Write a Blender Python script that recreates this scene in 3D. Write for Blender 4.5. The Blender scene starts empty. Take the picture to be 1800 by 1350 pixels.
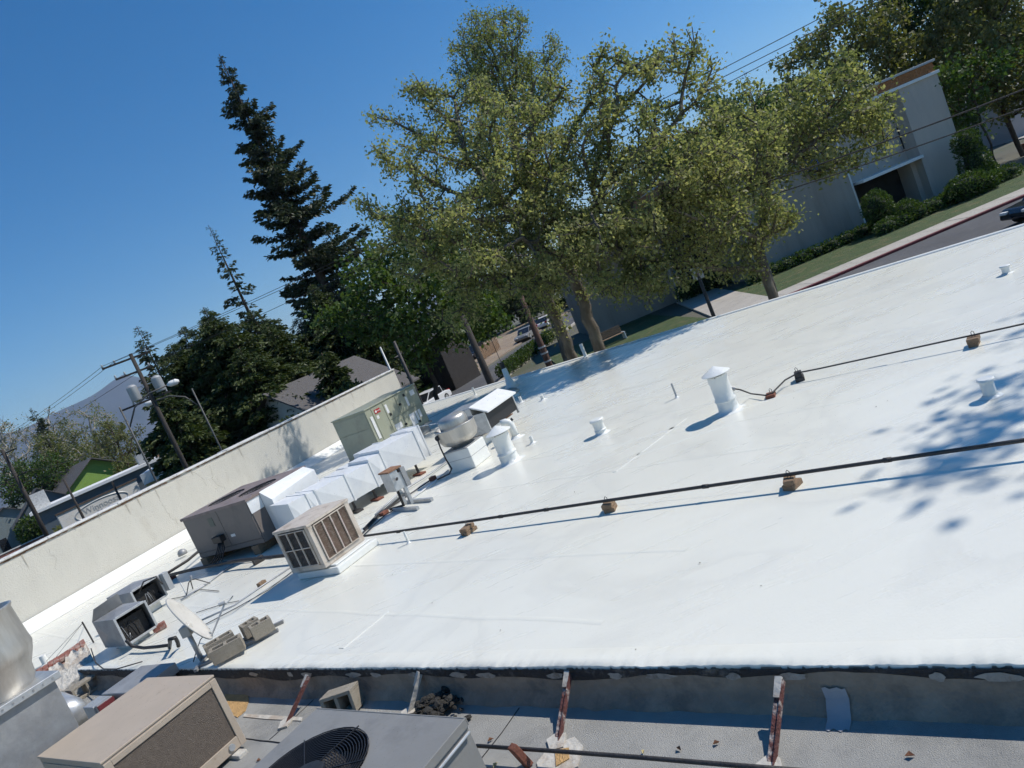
import bpy, bmesh, math, random
import numpy as np
from mathutils import Vector, Matrix
R = math.radians
sc = bpy.context.scene
COL = sc.collection
# ------------------------------------------------------------------ camera
CZ = 2.5                                    # eye height above the white roof (roof deck is z = 0)
FPX, ROLL, PITCH = 1250.0, R(23.0), R(6.9)  # focal length in pixels of an 1800 px wide frame
_d = np.array([math.sin(ROLL)*math.cos(PITCH), math.cos(ROLL)*math.cos(PITCH), math.sin(PITCH)])
_f = np.array([0, 0, 1.0]) - _d*_d[2]; _f /= np.linalg.norm(_f)
_r = np.cross(_d, _f)
CM = np.array([_r, _f, -_d])
cam = bpy.data.cameras.new('camera'); camo = bpy.data.objects.new('camera', cam); COL.objects.link(camo)
cam.sensor_width = 36.0; cam.lens = 36.0*FPX/1800.0; cam.clip_start = 0.05; cam.clip_end = 20000
xa, ya, za = CM @ np.array([1, 0, 0.]), CM @ np.array([0, -1, 0.]), CM @ np.array([0, 0, -1.])
camo.matrix_world = Matrix(((xa[0], ya[0], za[0], 0), (xa[1], ya[1], za[1], 0), (xa[2], ya[2], za[2], CZ), (0, 0, 0, 1)))
sc.camera = camo
# ------------------------------------------------------------------ sky, sun, exposure
SUN_AZ, SUN_EL = R(9.0), R(49.0)            # direction towards the sun, measured from +x
SDIR = Vector((math.cos(SUN_EL)*math.cos(SUN_AZ), math.cos(SUN_EL)*math.sin(SUN_AZ), math.sin(SUN_EL)))
w = bpy.data.worlds.new('World'); sc.world = w; w.use_nodes = True
nt = w.node_tree; nt.nodes.clear()
sky = nt.nodes.new('ShaderNodeTexSky'); sky.sky_type = 'NISHITA'; sky.sun_disc = False
sky.sun_elevation = SUN_EL; sky.sun_rotation = math.pi/2 - SUN_AZ
sky.altitude = 0; sky.air_density = 1.0; sky.dust_density = 0.0; sky.ozone_density = 4.0
bg = nt.nodes.new('ShaderNodeBackground'); bg.inputs[1].default_value = 0.106
wo = nt.nodes.new('ShaderNodeOutputWorld')
hs = nt.nodes.new('ShaderNodeHueSaturation'); hs.inputs['Saturation'].default_value = 1.35
nt.links.new(sky.outputs[0], hs.inputs['Color']); nt.links.new(hs.outputs[0], bg.inputs[0]); nt.links.new(bg.outputs[0], wo.inputs[0])
sl = bpy.data.lights.new('sun', 'SUN'); sl.energy = 4.1; sl.angle = R(0.53); sl.color = (1.0, 0.955, 0.89)
so = bpy.data.objects.new('sun', sl); COL.objects.link(so); so.location = (30, 0, 40)
so.rotation_euler = SDIR.to_track_quat('Z', 'Y').to_euler()
sc.view_settings.view_transform = 'Standard'; sc.view_settings.look = 'None'
sc.view_settings.exposure = 0.14; sc.view_settings.gamma = 1.0
sc.cycles.use_adaptive_sampling = True; sc.cycles.adaptive_threshold = .02; sc.cycles.adaptive_min_samples = 8
sc.cycles.max_bounces = 4; sc.cycles.diffuse_bounces = 3; sc.cycles.glossy_bounces = 2; sc.cycles.transmission_bounces = 2;  sc.cycles.transparent_max_bounces = 8

# ------------------------------------------------------------------ placing helpers
def ray(x, y): return CM @ np.array([x-900., y-675., FPX])
def G(x, y, z=0.0):
    v = ray(x, y); t = (z-CZ)/v[2]; return Vector((v[0]*t, v[1]*t, z))
def F(x, y, D):
    v = ray(x, y); t = D/math.hypot(v[0], v[1]); return Vector((v[0]*t, v[1]*t, CZ+v[2]*t))
def AY(x, y, Y):
    v = ray(x, y); t = Y/v[1]; return Vector((v[0]*t, Y, CZ+v[2]*t))
GZ = -3.5                                   # street level

# ------------------------------------------------------------------ mesh helpers
class MB:
    def __init__(s): s.v = []; s.f = []
    def add(s, vs, fs):
        o = len(s.v); s.v += [tuple(v) for v in vs]; s.f += [tuple(i+o for i in f) for f in fs]; return s
    def box(s, x0, x1, y0, y1, z0, z1, m=None):
        vs = [Vector((x, y, z)) for z in (z0, z1) for x, y in ((x0, y0), (x1, y0), (x1, y1), (x0, y1))]
        if m is not None: vs = [m @ v for v in vs]
        return s.add(vs, [(3, 2, 1, 0), (4, 5, 6, 7), (0, 1, 5, 4), (1, 2, 6, 5), (2, 3, 7, 6), (3, 0, 4, 7)])
    def beam(s, a, b, wd, h, up=(0, 0, 1)):
        a, b = Vector(a), Vector(b); d = (b-a); L = d.length; d.normalize(); up = Vector(up)
        if abs(d.dot(up)) > .98: up = Vector((1, 0, 0))
        x = d.cross(up).normalized(); z = x.cross(d)
        m = Matrix(((x.x, d.x, z.x, a.x), (x.y, d.y, z.y, a.y), (x.z, d.z, z.z, a.z), (0, 0, 0, 1)))
        return s.box(-wd/2, wd/2, 0, L, -h/2, h/2, m)
    def tube(s, pts, r, n=8, cap=True):
        pts = [Vector(p) for p in pts]; k = len(pts); rs = r if isinstance(r, (list, tuple)) else [r]*k
        t0 = (pts[1]-pts[0]).normalized(); u = t0.orthogonal().normalized(); vs = []
        for i, p in enumerate(pts):
            t = (pts[min(i+1, k-1)]-pts[max(i-1, 0)]).normalized()
            u = (u-t*u.dot(t)).normalized(); q = t.cross(u)
            for j in range(n):
                a = 2*math.pi*j/n; vs.append(p+(u*math.cos(a)+q*math.sin(a))*rs[i])
        fs = [(i*n+j, i*n+(j+1) % n, (i+1)*n+(j+1) % n, (i+1)*n+j) for i in range(k-1) for j in range(n)]
        if cap: fs += [tuple(range(n))[::-1], tuple(range((k-1)*n, k*n))]
        return s.add(vs, fs)
    def lathe(s, prof, n=24, c=(0, 0, 0), m=None, cap0=True, cap1=True, wob=0, seed=0):
        rg = random.Random(seed); vs = []
        for r, z in prof:
            for j in range(n):
                a = 2*math.pi*j/n; rr = r*(1+wob*rg.uniform(-1, 1)); v = Vector((c[0]+rr*math.cos(a), c[1]+rr*math.sin(a), c[2]+z)); vs.append(m @ v if m is not None else v)
        k = len(prof); fs = [(i*n+j, i*n+(j+1) % n, (i+1)*n+(j+1) % n, (i+1)*n+j) for i in range(k-1) for j in range(n)]
        if cap0: fs.append(tuple(range(n))[::-1])
        if cap1: fs.append(tuple(range((k-1)*n, k*n)))
        return s.add(vs, fs)
    def prism(s, pts, z0, z1, m=None):
        n = len(pts); vs = [Vector((p[0], p[1], z)) for z in (z0, z1) for p in pts]
        if m is not None: vs = [m @ v for v in vs]
        return s.add(vs, [tuple(range(n))[::-1], tuple(range(n, 2*n))]+[(i, (i+1) % n, n+(i+1) % n, n+i) for i in range(n)])
    def xpanel(s, o, u, v, out, amt=.024):      # sheet-metal panel with a cross-break (raised centre)
        o, u, v = Vector(o), Vector(u), Vector(v); c = o+(u+v)/2+Vector(out)*amt
        return s.add([o, o+u, o+u+v, o+v, c], [(0, 1, 4), (1, 2, 4), (2, 3, 4), (3, 0, 4)])
    def build(s, name, mat, parent=None, smooth=False, bev=0, auto=False):
        me = bpy.data.meshes.new(name); me.from_pydata(s.v, [], s.f); me.validate()
        if smooth or auto: me.polygons.foreach_set('use_smooth', [True]*len(me.polygons))
        bm = bmesh.new(); bm.from_mesh(me); bmesh.ops.recalc_face_normals(bm, faces=bm.faces); bm.to_mesh(me); bm.free()
        if auto: me.set_sharp_from_angle(angle=R(35))
        me.materials.append(mat); o = bpy.data.objects.new(name, me); COL.objects.link(o)
        if parent is not None: o.parent = parent
        if bev:
            b = o.modifiers.new('bevel', 'BEVEL'); b.width = bev; b.segments = 2; b.limit_method = 'ANGLE'; b.angle_limit = R(40)
        return o
def tag(o, label, cat, group=None):
    o['label'] = label; o['category'] = cat
    if group: o['group'] = group
    return o
def T(name, label, cat, loc=(0, 0, 0), rz=0.0, group=None):
    o = bpy.data.objects.new(name, None); COL.objects.link(o); o.location = loc; o.rotation_euler = (0, 0, rz); o.empty_display_size = .2
    return tag(o, label, cat, group)
def struct(o): o['kind'] = 'structure'; return o
def stuff(o): o['kind'] = 'stuff'; return o
def mesh_np(name, V, Fq, mat, parent=None, rnd=None, smooth=False):
    me = bpy.data.meshes.new(name); V = np.asarray(V, np.float32); Fq = np.asarray(Fq, np.int32); n, k = Fq.shape
    me.vertices.add(len(V)); me.vertices.foreach_set('co', V.ravel()); me.loops.add(n*k); me.loops.foreach_set('vertex_index', Fq.ravel())
    me.polygons.add(n); me.polygons.foreach_set('loop_start', np.arange(0, n*k, k, dtype=np.int32)); 
    if smooth: me.polygons.foreach_set('use_smooth', np.ones(n, bool))
    if rnd is not None:
        a = me.attributes.new('rnd', 'FLOAT', 'FACE'); a.data.foreach_set('value', np.asarray(rnd, np.float32))
    me.update(); me.validate(); me.materials.append(mat); o = bpy.data.objects.new(name, me); COL.objects.link(o)
    if parent is not None: o.parent = parent
    return o

# ------------------------------------------------------------------ materials
MATS = {}
def nodes(name):
    m = bpy.data.materials.new(name); m.use_nodes = True; t = m.node_tree; b = t.nodes['Principled BSDF']; return m, t, b
def mk(name, col, rough=.6, metal=0., var=.12, vs=3., bump=.15, bs=60., dirt=None, damt=.0, ds=2.5, spec=.5, stretch=(1, 1, 1), dlo=.5, dhi=.62):
    m, t, b = nodes(name); N = t.nodes.new; L = t.links.new
    tc = N('ShaderNodeTexCoord'); mp = N('ShaderNodeMapping'); mp.inputs['Scale'].default_value = stretch; L(tc.outputs['Object'], mp.inputs['Vector'])
    n1 = N('ShaderNodeTexNoise'); n1.inputs['Scale'].default_value = vs; n1.inputs['Detail'].default_value = 6; n1.inputs['Roughness'].default_value = .65; L(mp.outputs[0], n1.inputs['Vector'])
    r1 = N('ShaderNodeMapRange'); r1.inputs[1].default_value = .25; r1.inputs[2].default_value = .75; r1.inputs[3].default_value = 1-var; r1.inputs[4].default_value = 1+var; L(n1.outputs['Fac'], r1.inputs[0])
    mx = N('ShaderNodeMix'); mx.data_type = 'RGBA'; mx.blend_type = 'MULTIPLY'; mx.inputs[0].default_value = 1; mx.inputs[6].default_value = (*col, 1); L(r1.outputs[0], mx.inputs[7])
    out = mx.outputs[2]
    if dirt is not None:
        n2 = N('ShaderNodeTexNoise'); n2.inputs['Scale'].default_value = ds; n2.inputs['Detail'].default_value = 8; n2.inputs['Roughness'].default_value = .7; L(mp.outputs[0], n2.inputs['Vector'])
        r2 = N('ShaderNodeMapRange'); r2.inputs[1].default_value = dlo; r2.inputs[2].default_value = dhi; r2.inputs[3].default_value = 0; r2.inputs[4].default_value = damt; L(n2.outputs['Fac'], r2.inputs[0])
        m2 = N('ShaderNodeMix'); m2.data_type = 'RGBA'; L(r2.outputs[0], m2.inputs[0]); L(out, m2.inputs[6]); m2.inputs[7].default_value = (*dirt, 1); out = m2.outputs[2]
    L(out, b.inputs['Base Color']); b.inputs['Roughness'].default_value = rough; b.inputs['Metallic'].default_value = metal; b.inputs['Specular IOR Level'].default_value = spec
    if bump:
        n3 = N('ShaderNodeTexNoise'); n3.inputs['Scale'].default_value = bs; n3.inputs['Detail'].default_value = 4; L(tc.outputs['Object'], n3.inputs['Vector'])
        bp = N('ShaderNodeBump'); bp.inputs['Strength'].default_value = bump; bp.inputs['Distance'].default_value = .02; L(n3.outputs['Fac'], bp.inputs['Height']); L(bp.outputs[0], b.inputs['Normal'])
    MATS[name] = m; return m
def leafmat(name, cols, trans=.35, rough=.5, tcol=None):
    m, t, b = nodes(name); N = t.nodes.new; L = t.links.new
    at = N('ShaderNodeAttribute'); at.attribute_name = 'rnd'; cr = N('ShaderNodeValToRGB'); e = cr.color_ramp.elements
    while len(e) < len(cols): e.new(.5)
    for i, c in enumerate(cols): e[i].position = i/(len(cols)-1); e[i].color = (*c, 1)
    L(at.outputs['Fac'], cr.inputs[0]); L(cr.outputs[0], b.inputs['Base Color']); b.inputs['Roughness'].default_value = rough; b.inputs['Specular IOR Level'].default_value = .25
    tr = N('ShaderNodeBsdfTranslucent'); mxc = N('ShaderNodeMix'); mxc.data_type = 'RGBA'; mxc.blend_type = 'MULTIPLY'; mxc.inputs[0].default_value = 1; L(cr.outputs[0], mxc.inputs[6]); mxc.inputs[7].default_value = (*(tcol or (1.5, 1.6, .7)), 1); L(mxc.outputs[2], tr.inputs[0])
    ms = N('ShaderNodeMixShader'); ms.inputs[0].default_value = trans; L(b.outputs[0], ms.inputs[1]); L(tr.outputs[0], ms.inputs[2]); L(ms.outputs[0], t.nodes['Material Output'].inputs[0])
    MATS[name] = m; return m
def membrane(name, col, rough):                 # brushed-on white elastomeric coating, faint laps and roller marks
    m, t, b = nodes(name); N = t.nodes.new; L = t.links.new
    tc = N('ShaderNodeTexCoord'); mp = N('ShaderNodeMapping'); mp.inputs['Rotation'].default_value = (0, 0, R(38)); mp.inputs['Scale'].default_value = (.5, 3.0, 1); L(tc.outputs['Object'], mp.inputs[0])
    n1 = N('ShaderNodeTexNoise'); n1.inputs['Scale'].default_value = 1.1; n1.inputs['Detail'].default_value = 7; n1.inputs['Roughness'].default_value = .6; L(mp.outputs[0], n1.inputs[0])
    n2 = N('ShaderNodeTexNoise'); n2.inputs['Scale'].default_value = .45; n2.inputs['Detail'].default_value = 3; L(tc.outputs['Object'], n2.inputs[0])
    n3 = N('ShaderNodeTexNoise'); n3.inputs['Scale'].default_value = 45; n3.inputs['Detail'].default_value = 5; L(tc.outputs['Object'], n3.inputs[0])
    cr = N('ShaderNodeValToRGB'); e = cr.color_ramp.elements; e[0].position = .3; e[0].color = (col[0]*.93, col[1]*.93, col[2]*.935, 1); e[1].position = .66; e[1].color = (*col, 1)
    ad = N('ShaderNodeMath'); ad.operation = 'ADD'; L(n1.outputs[0], ad.inputs[0]); L(n2.outputs[0], ad.inputs[1]); hf = N('ShaderNodeMath'); hf.operation = 'MULTIPLY'; hf.inputs[1].default_value = .5; L(ad.outputs[0], hf.inputs[0]); L(hf.outputs[0], cr.inputs[0])
    vo = N('ShaderNodeTexVoronoi'); vo.inputs['Scale'].default_value = 2.3; L(tc.outputs['Object'], vo.inputs['Vector'])   # rare specks of grit
    sp = N('ShaderNodeMapRange'); sp.inputs[1].default_value = .010; sp.inputs[2].default_value = .022; sp.inputs[3].default_value = .75; sp.inputs[4].default_value = 0; L(vo.outputs['Distance'], sp.inputs[0])
    mx = N('ShaderNodeMix'); mx.data_type = 'RGBA'; L(sp.outputs[0], mx.inputs[0]); L(cr.outputs[0], mx.inputs[6]); mx.inputs[7].default_value = (.25, .22, .2, 1); n5 = N('ShaderNodeTexNoise'); n5.inputs['Scale'].default_value = .55; n5.inputs['Detail'].default_value = 5; n5.inputs['Distortion'].default_value = .6; L(tc.outputs['Object'], n5.inputs[0])
    c5 = N('ShaderNodeValToRGB'); q5 = c5.color_ramp.elements; q5[0].position = .50; q5[0].color = (0, 0, 0, 1); q5[1].position = .565; q5[1].color = (.2, .2, .2, 1); q6 = c5.color_ramp.elements.new(.58); q6.color = (.05, .05, .05, 1); L(n5.outputs[0], c5.inputs[0])
    mx2 = N('ShaderNodeMix'); mx2.data_type = 'RGBA'; L(c5.outputs[0], mx2.inputs[0]); L(mx.outputs[2], mx2.inputs[6]); mx2.inputs[7].default_value = (.52, .51, .46, 1); L(mx2.outputs[2], b.inputs['Base Color'])
    rr = N('ShaderNodeMapRange'); rr.inputs[3].default_value = rough-.08; rr.inputs[4].default_value = rough+.12; L(n1.outputs[0], rr.inputs[0]); L(rr.outputs[0], b.inputs['Roughness'])
    b1 = N('ShaderNodeBump'); b1.inputs['Strength'].default_value = .35; b1.inputs['Distance'].default_value = .012; L(n1.outputs[0], b1.inputs['Height'])
    b2 = N('ShaderNodeBump'); b2.inputs['Strength'].default_value = .12; b2.inputs['Distance'].default_value = .01; L(n3.outputs[0], b2.inputs['Height']); L(b1.outputs[0], b2.inputs['Normal']); L(b2.outputs[0], b.inputs['Normal'])
    MATS[name] = m; return m
roofwhite = membrane('roof_white', (.81, .79, .685), .27)
flash = mk('white_coating', (.785, .785, .735), .38, var=.05, vs=5, bump=.25, bs=18)
ductwhite = mk('painted_duct_white', (.79, .79, .765), .42, var=.05, vs=2, bump=.08, bs=8, dirt=(.55, .56, .58), damt=.25, ds=3)
cream = mk('cream_stucco', (.56, .535, .465), .85, var=.06, vs=2.2, bump=.5, bs=35, dirt=(.42, .38, .31), damt=.55, ds=1.7, stretch=(1, 1, .45), dlo=.56, dhi=.72)
coping = mk('coping_white', (.66, .65, .62), .7, var=.14, vs=4, bump=.3, bs=25, dirt=(.34, .3, .25), damt=.6, ds=6)
rust = mk('rust_stain', (.30, .16, .09), .85, var=.3, vs=20, bump=.4, bs=80)
grayroof = mk('cap_sheet_grey', (.33, .322, .295), .9, var=.16, vs=2.4, bump=.55, bs=160, dirt=(.2, .2, .19), damt=.6, ds=1.3)
darkwall = mk('tarry_parapet', (.28, .232, .18), .85, var=.25, vs=6, bump=.6, bs=30, dirt=(.15, .13, .11), damt=.7, ds=2.5)
tar = mk('black_tar', (.028, .028, .03), .7, var=.4, vs=9, bump=.9, bs=40, dirt=(.2, .19, .17), damt=.6, ds=5, dlo=.55, dhi=.65)
galv = mk('galvanised_steel', (.52, .525, .52), .42, .6, var=.18, vs=9, bump=.06, bs=30, dirt=(.3, .3, .3), damt=.4, ds=4)
galvd = mk('weathered_galvanised', (.33, .33, .325), .5, .3, var=.2, vs=5, bump=.06, bs=30, dirt=(.24, .24, .24), damt=.5, ds=3)
alum = mk('spun_aluminium', (.52, .50, .46), .42, .7, var=.12, vs=5, bump=.05, bs=20, dirt=(.42, .39, .34), damt=.5, ds=3, stretch=(3, 3, .6))
tan = mk('tan_cabinet', (.44, .36, .275), .55, var=.08, vs=3, bump=.05, bs=40, dirt=(.24, .17, .12), damt=.5, ds=9, dlo=.6, dhi=.7)
meshp = mk('brown_coil_guard', (.17, .135, .105), .6, .2, var=.2, vs=30, bump=.8, bs=220)
grayac = mk('grey_cabinet', (.235, .23, .215), .5, var=.1, vs=2, bump=.05, bs=40, dirt=(.17, .165, .155), damt=.6, ds=2.2)
black = mk('black_metal', (.018, .018, .02), .5, var=.2, bump=.1)
dark = mk('dark_interior', (.02, .019, .018), .8, var=.3, bump=.2)
green = mk('sage_green_cabinet', (.325, .335, .25), .5, var=.06, vs=1.5, bump=.04, dirt=(.2, .205, .16), damt=.4, ds=2)
greend = mk('sage_green_seam', (.13, .14, .11), .6, var=.1)
red = mk('red_badge', (.40, .03, .03), .4, var=.05, bump=0)
label = mk('white_sticker', (.75, .75, .73), .5, var=.12, vs=40, bump=0, dirt=(.4, .4, .42), damt=.6, ds=60)
brown = mk('brown_grey_cabinet', (.185, .158, .14), .55, var=.08, vs=2, bump=.06, dirt=(.11, .1, .09), damt=.5, ds=2)
browntop = mk('rusty_brown_top', (.235, .185, .165), .6, var=.15, vs=3, bump=.1, dirt=(.15, .11, .09), damt=.5, ds=4)
beige = mk('weathered_beige', (.56, .49, .41), .65, var=.12, vs=4, bump=.15, dirt=(.33, .25, .18), damt=.6, ds=5)
louv = mk('rusty_louver', (.20, .135, .095), .75, var=.5, vs=14, bump=.4, dirt=(.36, .3, .24), damt=.6, ds=18)
wood = mk('weathered_wood', (.25, .165, .10), .85, var=.35, vs=6, bump=.7, bs=60, stretch=(1, 8, 8))
redwoodb = mk('red_brown_block', (.21, .075, .045), .85, var=.3, vs=8, bump=.6, bs=50)
iron = mk('black_iron_pipe', (.055, .05, .047), .6, .3, var=.3, vs=8, bump=.3, bs=60)
conduit = mk('grey_conduit', (.40, .41, .42), .5, .4, var=.15, vs=10)
cmu = mk('concrete_block', (.37, .325, .255), .95, var=.18, vs=9, bump=.9, bs=110, dirt=(.22, .19, .14), damt=.5, ds=5)
brickm = mk('old_brick', (.27, .105, .075), .9, var=.35, vs=9, bump=.8, bs=60, dirt=(.5, .46, .4), damt=.45, ds=6)
peel = mk('peeling_white_paint', (.52, .49, .43), .8, var=.15, vs=7, bump=1.0, bs=14, dirt=(.33, .25, .18), damt=.6, ds=5)
orange = mk('orange_foam', (.50, .31, .13), .95, var=.2, vs=12, bump=.9, bs=70)
dish = mk('dish_grey_white', (.58, .55, .49), .5, var=.06, vs=3, bump=.03, dirt=(.4, .37, .32), damt=.4, ds=4)
asphalt = mk('asphalt', (.085, .085, .088), .9, var=.22, vs=.5, bump=.4, bs=60, dirt=(.13, .125, .12), damt=.6, ds=.35)
concrete = mk('sidewalk_concrete', (.42, .385, .33), .9, var=.14, vs=.8, bump=.4, bs=40, dirt=(.3, .27, .23), damt=.5, ds=.9)
dirtm = mk('dry_dirt', (.27, .205, .145), .95, var=.25, vs=.7, bump=.8, bs=12, dirt=(.36, .3, .22), damt=.6, ds=.5)
grassm = mk('lawn_grass', (.048, .078, .02), .9, var=.35, vs=3, bump=1.0, bs=45, dirt=(.12, .11, .045), damt=.75, ds=.9)
groundm = mk('town_ground', (.12, .115, .085), .95, var=.3, vs=.05, bump=.5, bs=3, dirt=(.07, .085, .04), damt=.8, ds=.03)
redkerb = mk('red_kerb_paint', (.15, .022, .026), .7, var=.25, vs=4)
stucco = mk('pale_stucco', (.49, .43, .375), .9, var=.08, vs=1.1, bump=.5, bs=14, dirt=(.36, .335, .3), damt=.5, ds=.6, stretch=(1, 1, .2))
whitep = mk('white_paint', (.78, .77, .74), .6, var=.06)
bricko = mk('orange_brick', (.36, .155, .06), .9, var=.3, vs=14, bump=.4)
glassd = mk('dark_glass', (.02, .022, .025), .12, var=.1, bump=0, spec=.8)
bark = mk('sycamore_bark_shaded', (.105, .088, .066), .9, var=.35, vs=3, bump=.8, bs=12, dirt=(.20, .175, .135), damt=.7, ds=2.2, stretch=(1, 1, .4))  # bark base darkened, trunk shade included in the colour
barkd = mk('dark_bark', (.075, .055, .042), .95, var=.3, vs=4, bump=.9, bs=14, stretch=(1, 1, .3))
barkp = mk('pale_bark', (.36, .32, .27), .9, var=.3, vs=2, bump=.6, bs=12)
polem = mk('creosote_pole', (.05, .042, .036), .9, var=.3, vs=5, bump=.6, bs=30, stretch=(6, 6, .4))
greymetal = mk('grey_painted_steel', (.40, .41, .41), .5, .3, var=.1)
shingle = mk('dark_shingle', (.105, .098, .095), .95, var=.3, vs=9, bump=.7, bs=25)
slate_blue = mk('blue_grey_siding', (.10, .125, .145), .8, var=.1, vs=2)
tealw = mk('grey_green_siding', (.2, .235, .23), .8, var=.1, vs=2)
limeg = mk('lime_green_gable', (.18, .30, .055), .7, var=.1)
offwhite = mk('off_white_wall', (.60, .585, .54), .8, var=.08, vs=.6, dirt=(.45, .43, .38), damt=.4, ds=.5)
mount = mk('mountain_scrub', (.085, .08, .07), 1., var=.35, vs=.002, bump=0, dirt=(.05, .055, .04), damt=.8, ds=.003)
rubber = mk('tyre_rubber', (.02, .02, .02), .8, var=.1)
carw = mk('white_car_paint', (.75, .75, .74), .25, var=.02, bump=0, spec=.7)
carsilver = mk('beige_silver_paint', (.36, .345, .31), .3, .4, var=.02, bump=0, spec=.7)
cardark = mk('dark_car_paint', (.02, .022, .028), .2, var=.02, bump=0, spec=.8)
redlamp = mk('red_tail_lamp', (.4, .01, .01), .3, var=.02, bump=0)
navy = mk('navy_sign', (.02, .05, .16), .5, var=.05)
pinkwall = mk('grey_mauve_stucco', (.42, .385, .38), .9, var=.06, vs=1)
mulch = mk('mulch', (.12, .055, .035), .95, var=.4, vs=2, bump=.9, bs=14)
LF_SYC = leafmat('sycamore_leaf', [(.105, .125, .05), (.195, .212, .085), (.29, .29, .125), (.39, .35, .17)], .48, .5, (1.45, 1.55, .95))
LF_OLV = leafmat('olive_leaf', [(.085, .105, .038), (.145, .155, .058), (.2, .19, .08)], .34)
LF_TWG = leafmat('pale_twig_leaf', [(.12, .15, .06), (.20, .225, .09), (.27, .27, .13)], .42)
LF_GRN = leafmat('fresh_green_leaf', [(.045, .078, .02), (.08, .125, .032), (.135, .18, .05)], .34)
LF_DGR = leafmat('mid_green_leaf', [(.035, .07, .018), (.06, .105, .025), (.1, .15, .035)], .3)
LF_RW = leafmat('redwood_needles', [(.022, .038, .02), (.042, .062, .03), (.085, .088, .04)], .18, tcol=(1.1, 1.2, .7))
LF_CED = leafmat('cedar_needles', [(.028, .045, .018), (.055, .078, .026), (.10, .12, .04)], .2, tcol=(1.2, 1.3, .6))
LF_HDG = leafmat('hedge_leaf', [(.03, .055, .014), (.06, .10, .024), (.11, .16, .04)], .25)
LF_DRY = leafmat('dry_leaf', [(.2, .09, .05), (.3, .16, .08)], .1)

# ------------------------------------------------------------------ vegetation generators
def leaf_quads(P, Dv, size, rg, asp=.62, bend=.18):
    """P: leaf base points, Dv: leaf axis vectors -> diamond leaves with a little fold"""
    n = len(P); Dv = Dv/np.linalg.norm(Dv, axis=1, keepdims=True); rn = rg.normal(size=(n, 3)); s = np.cross(Dv, rn); s /= np.linalg.norm(s, axis=1, keepdims=True)+1e-9
    nn = np.cross(Dv, s); L = (size*rg.uniform(.6, 1.35, n))[:, None]
    a = P; b = P+Dv*L*.45+s*L*asp*.5+nn*L*bend*.5; c = P+Dv*L; d = P+Dv*L*.45-s*L*asp*.5+nn*L*bend*.5
    V = np.stack([a, b, c, d], 1).reshape(-1, 3); return V, np.arange(4*n).reshape(-1, 4)
def colonize(base, lobes, n_att, step, kill, rg, trunk_pts=None, shell=.45):
    vol = np.array([l[3]*l[4]*l[5] for l in lobes]); cnt = rg.multinomial(n_att, vol/vol.sum()); A = []
    for l, k in zip(lobes, cnt):
        u = rg.normal(size=(k, 3)); u /= np.linalg.norm(u, axis=1, keepdims=True); r = rg.uniform(0, 1, k)**shell
        A.append(np.array(l[:3])+u*r[:, None]*np.array(l[3:6]))
    A = np.concatenate(A); nodes_ = [np.array(base, float)]; par = [-1]
    for p in (trunk_pts or []):
        p = np.array(p, float); q = nodes_[-1]; m = max(1, int(np.linalg.norm(p-q)/step))
        for i in range(1, m+1): nodes_.append(q+(p-q)*i/m+rg.normal(size=3)*.02); par.append(len(nodes_)-2)
    Nn = np.array(nodes_); d = np.linalg.norm(A[:, None]-Nn[None], axis=2); ci = d.argmin(1); cd = d.min(1); alive = np.ones(len(A), bool)
    for it in range(140):
        if not alive.any(): break
        ids = np.unique(ci[alive]); new = []
        for i in ids:
            s = alive & (ci == i); v = A[s]-Nn[i]; v /= np.linalg.norm(v, axis=1, keepdims=True)+1e-9; g = v.mean(0)+rg.normal(size=3)*.12
            g += np.array([0, 0, .06]); g /= np.linalg.norm(g)+1e-9; new.append(Nn[i]+g*step); par.append(i)
        o = len(Nn); Nn = np.concatenate([Nn, np.array(new)]); nd = np.linalg.norm(A[:, None]-Nn[None, o:], axis=2); j = nd.argmin(1); m = nd.min(1); b = m < cd; ci[b] = j[b]+o; cd[b] = m[b]; alive &= cd > kill
    return Nn, np.array(par)
def limbs(Nn, par, tip, expo, rmax, mat, parent, name='trunk'):
    n = len(Nn); acc = np.zeros(n); ch = np.zeros(n, int)
    for i in range(n-1, 0, -1): 
        if ch[i] == 0: acc[i] = tip**expo
        acc[par[i]] += acc[i]; ch[par[i]] += 1
    rad = acc**(1/expo); rad *= min(1.0, rmax/rad[0]) if rad[0] > rmax else 1.0; rad = np.maximum(rad, tip*.8)
    idx = np.arange(1, n); a = Nn[par[idx]]; b = Nn[idx]; ra = np.minimum(rad[par[idx]], rad[idx]*1.35); rb = rad[idx]
    t = b-a; t /= np.linalg.norm(t, axis=1, keepdims=True)+1e-9; h = np.where(np.abs(t[:, 2:3]) < .9, [[0, 0, 1.]], [[1., 0, 0]]); u = np.cross(t, h); u /= np.linalg.norm(u, axis=1, keepdims=True); v = np.cross(t, u)
    V = []; Q = []; off = 0
    for k, sel in ((3, rb < .03), (7, rb >= .03)):
        if not sel.any(): continue
        m = sel.sum(); an = 2*np.pi*np.arange(k)/k; c = np.cos(an)[None, :, None]; s_ = np.sin(an)[None, :, None]
        o = u[sel][:, None]*c+v[sel][:, None]*s_; A_ = a[sel][:, None]-t[sel][:, None]*.02+o*ra[sel][:, None, None]; B_ = b[sel][:, None]+t[sel][:, None]*(rb[sel]*.3)[:, None, None]+o*rb[sel][:, None, None]
        V.append(np.concatenate([A_, B_], 1).reshape(-1, 3)); base = off+np.arange(m)[:, None]*2*k; j = np.arange(k); Q.append(np.stack([base+j, base+(j+1) % k, base+k+(j+1) % k, base+k+j], 2).reshape(-1, 4)); off += m*2*k
    ob = mesh_np(name, np.concatenate(V), np.concatenate(Q), mat, parent, smooth=True); return rad, ch
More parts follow.
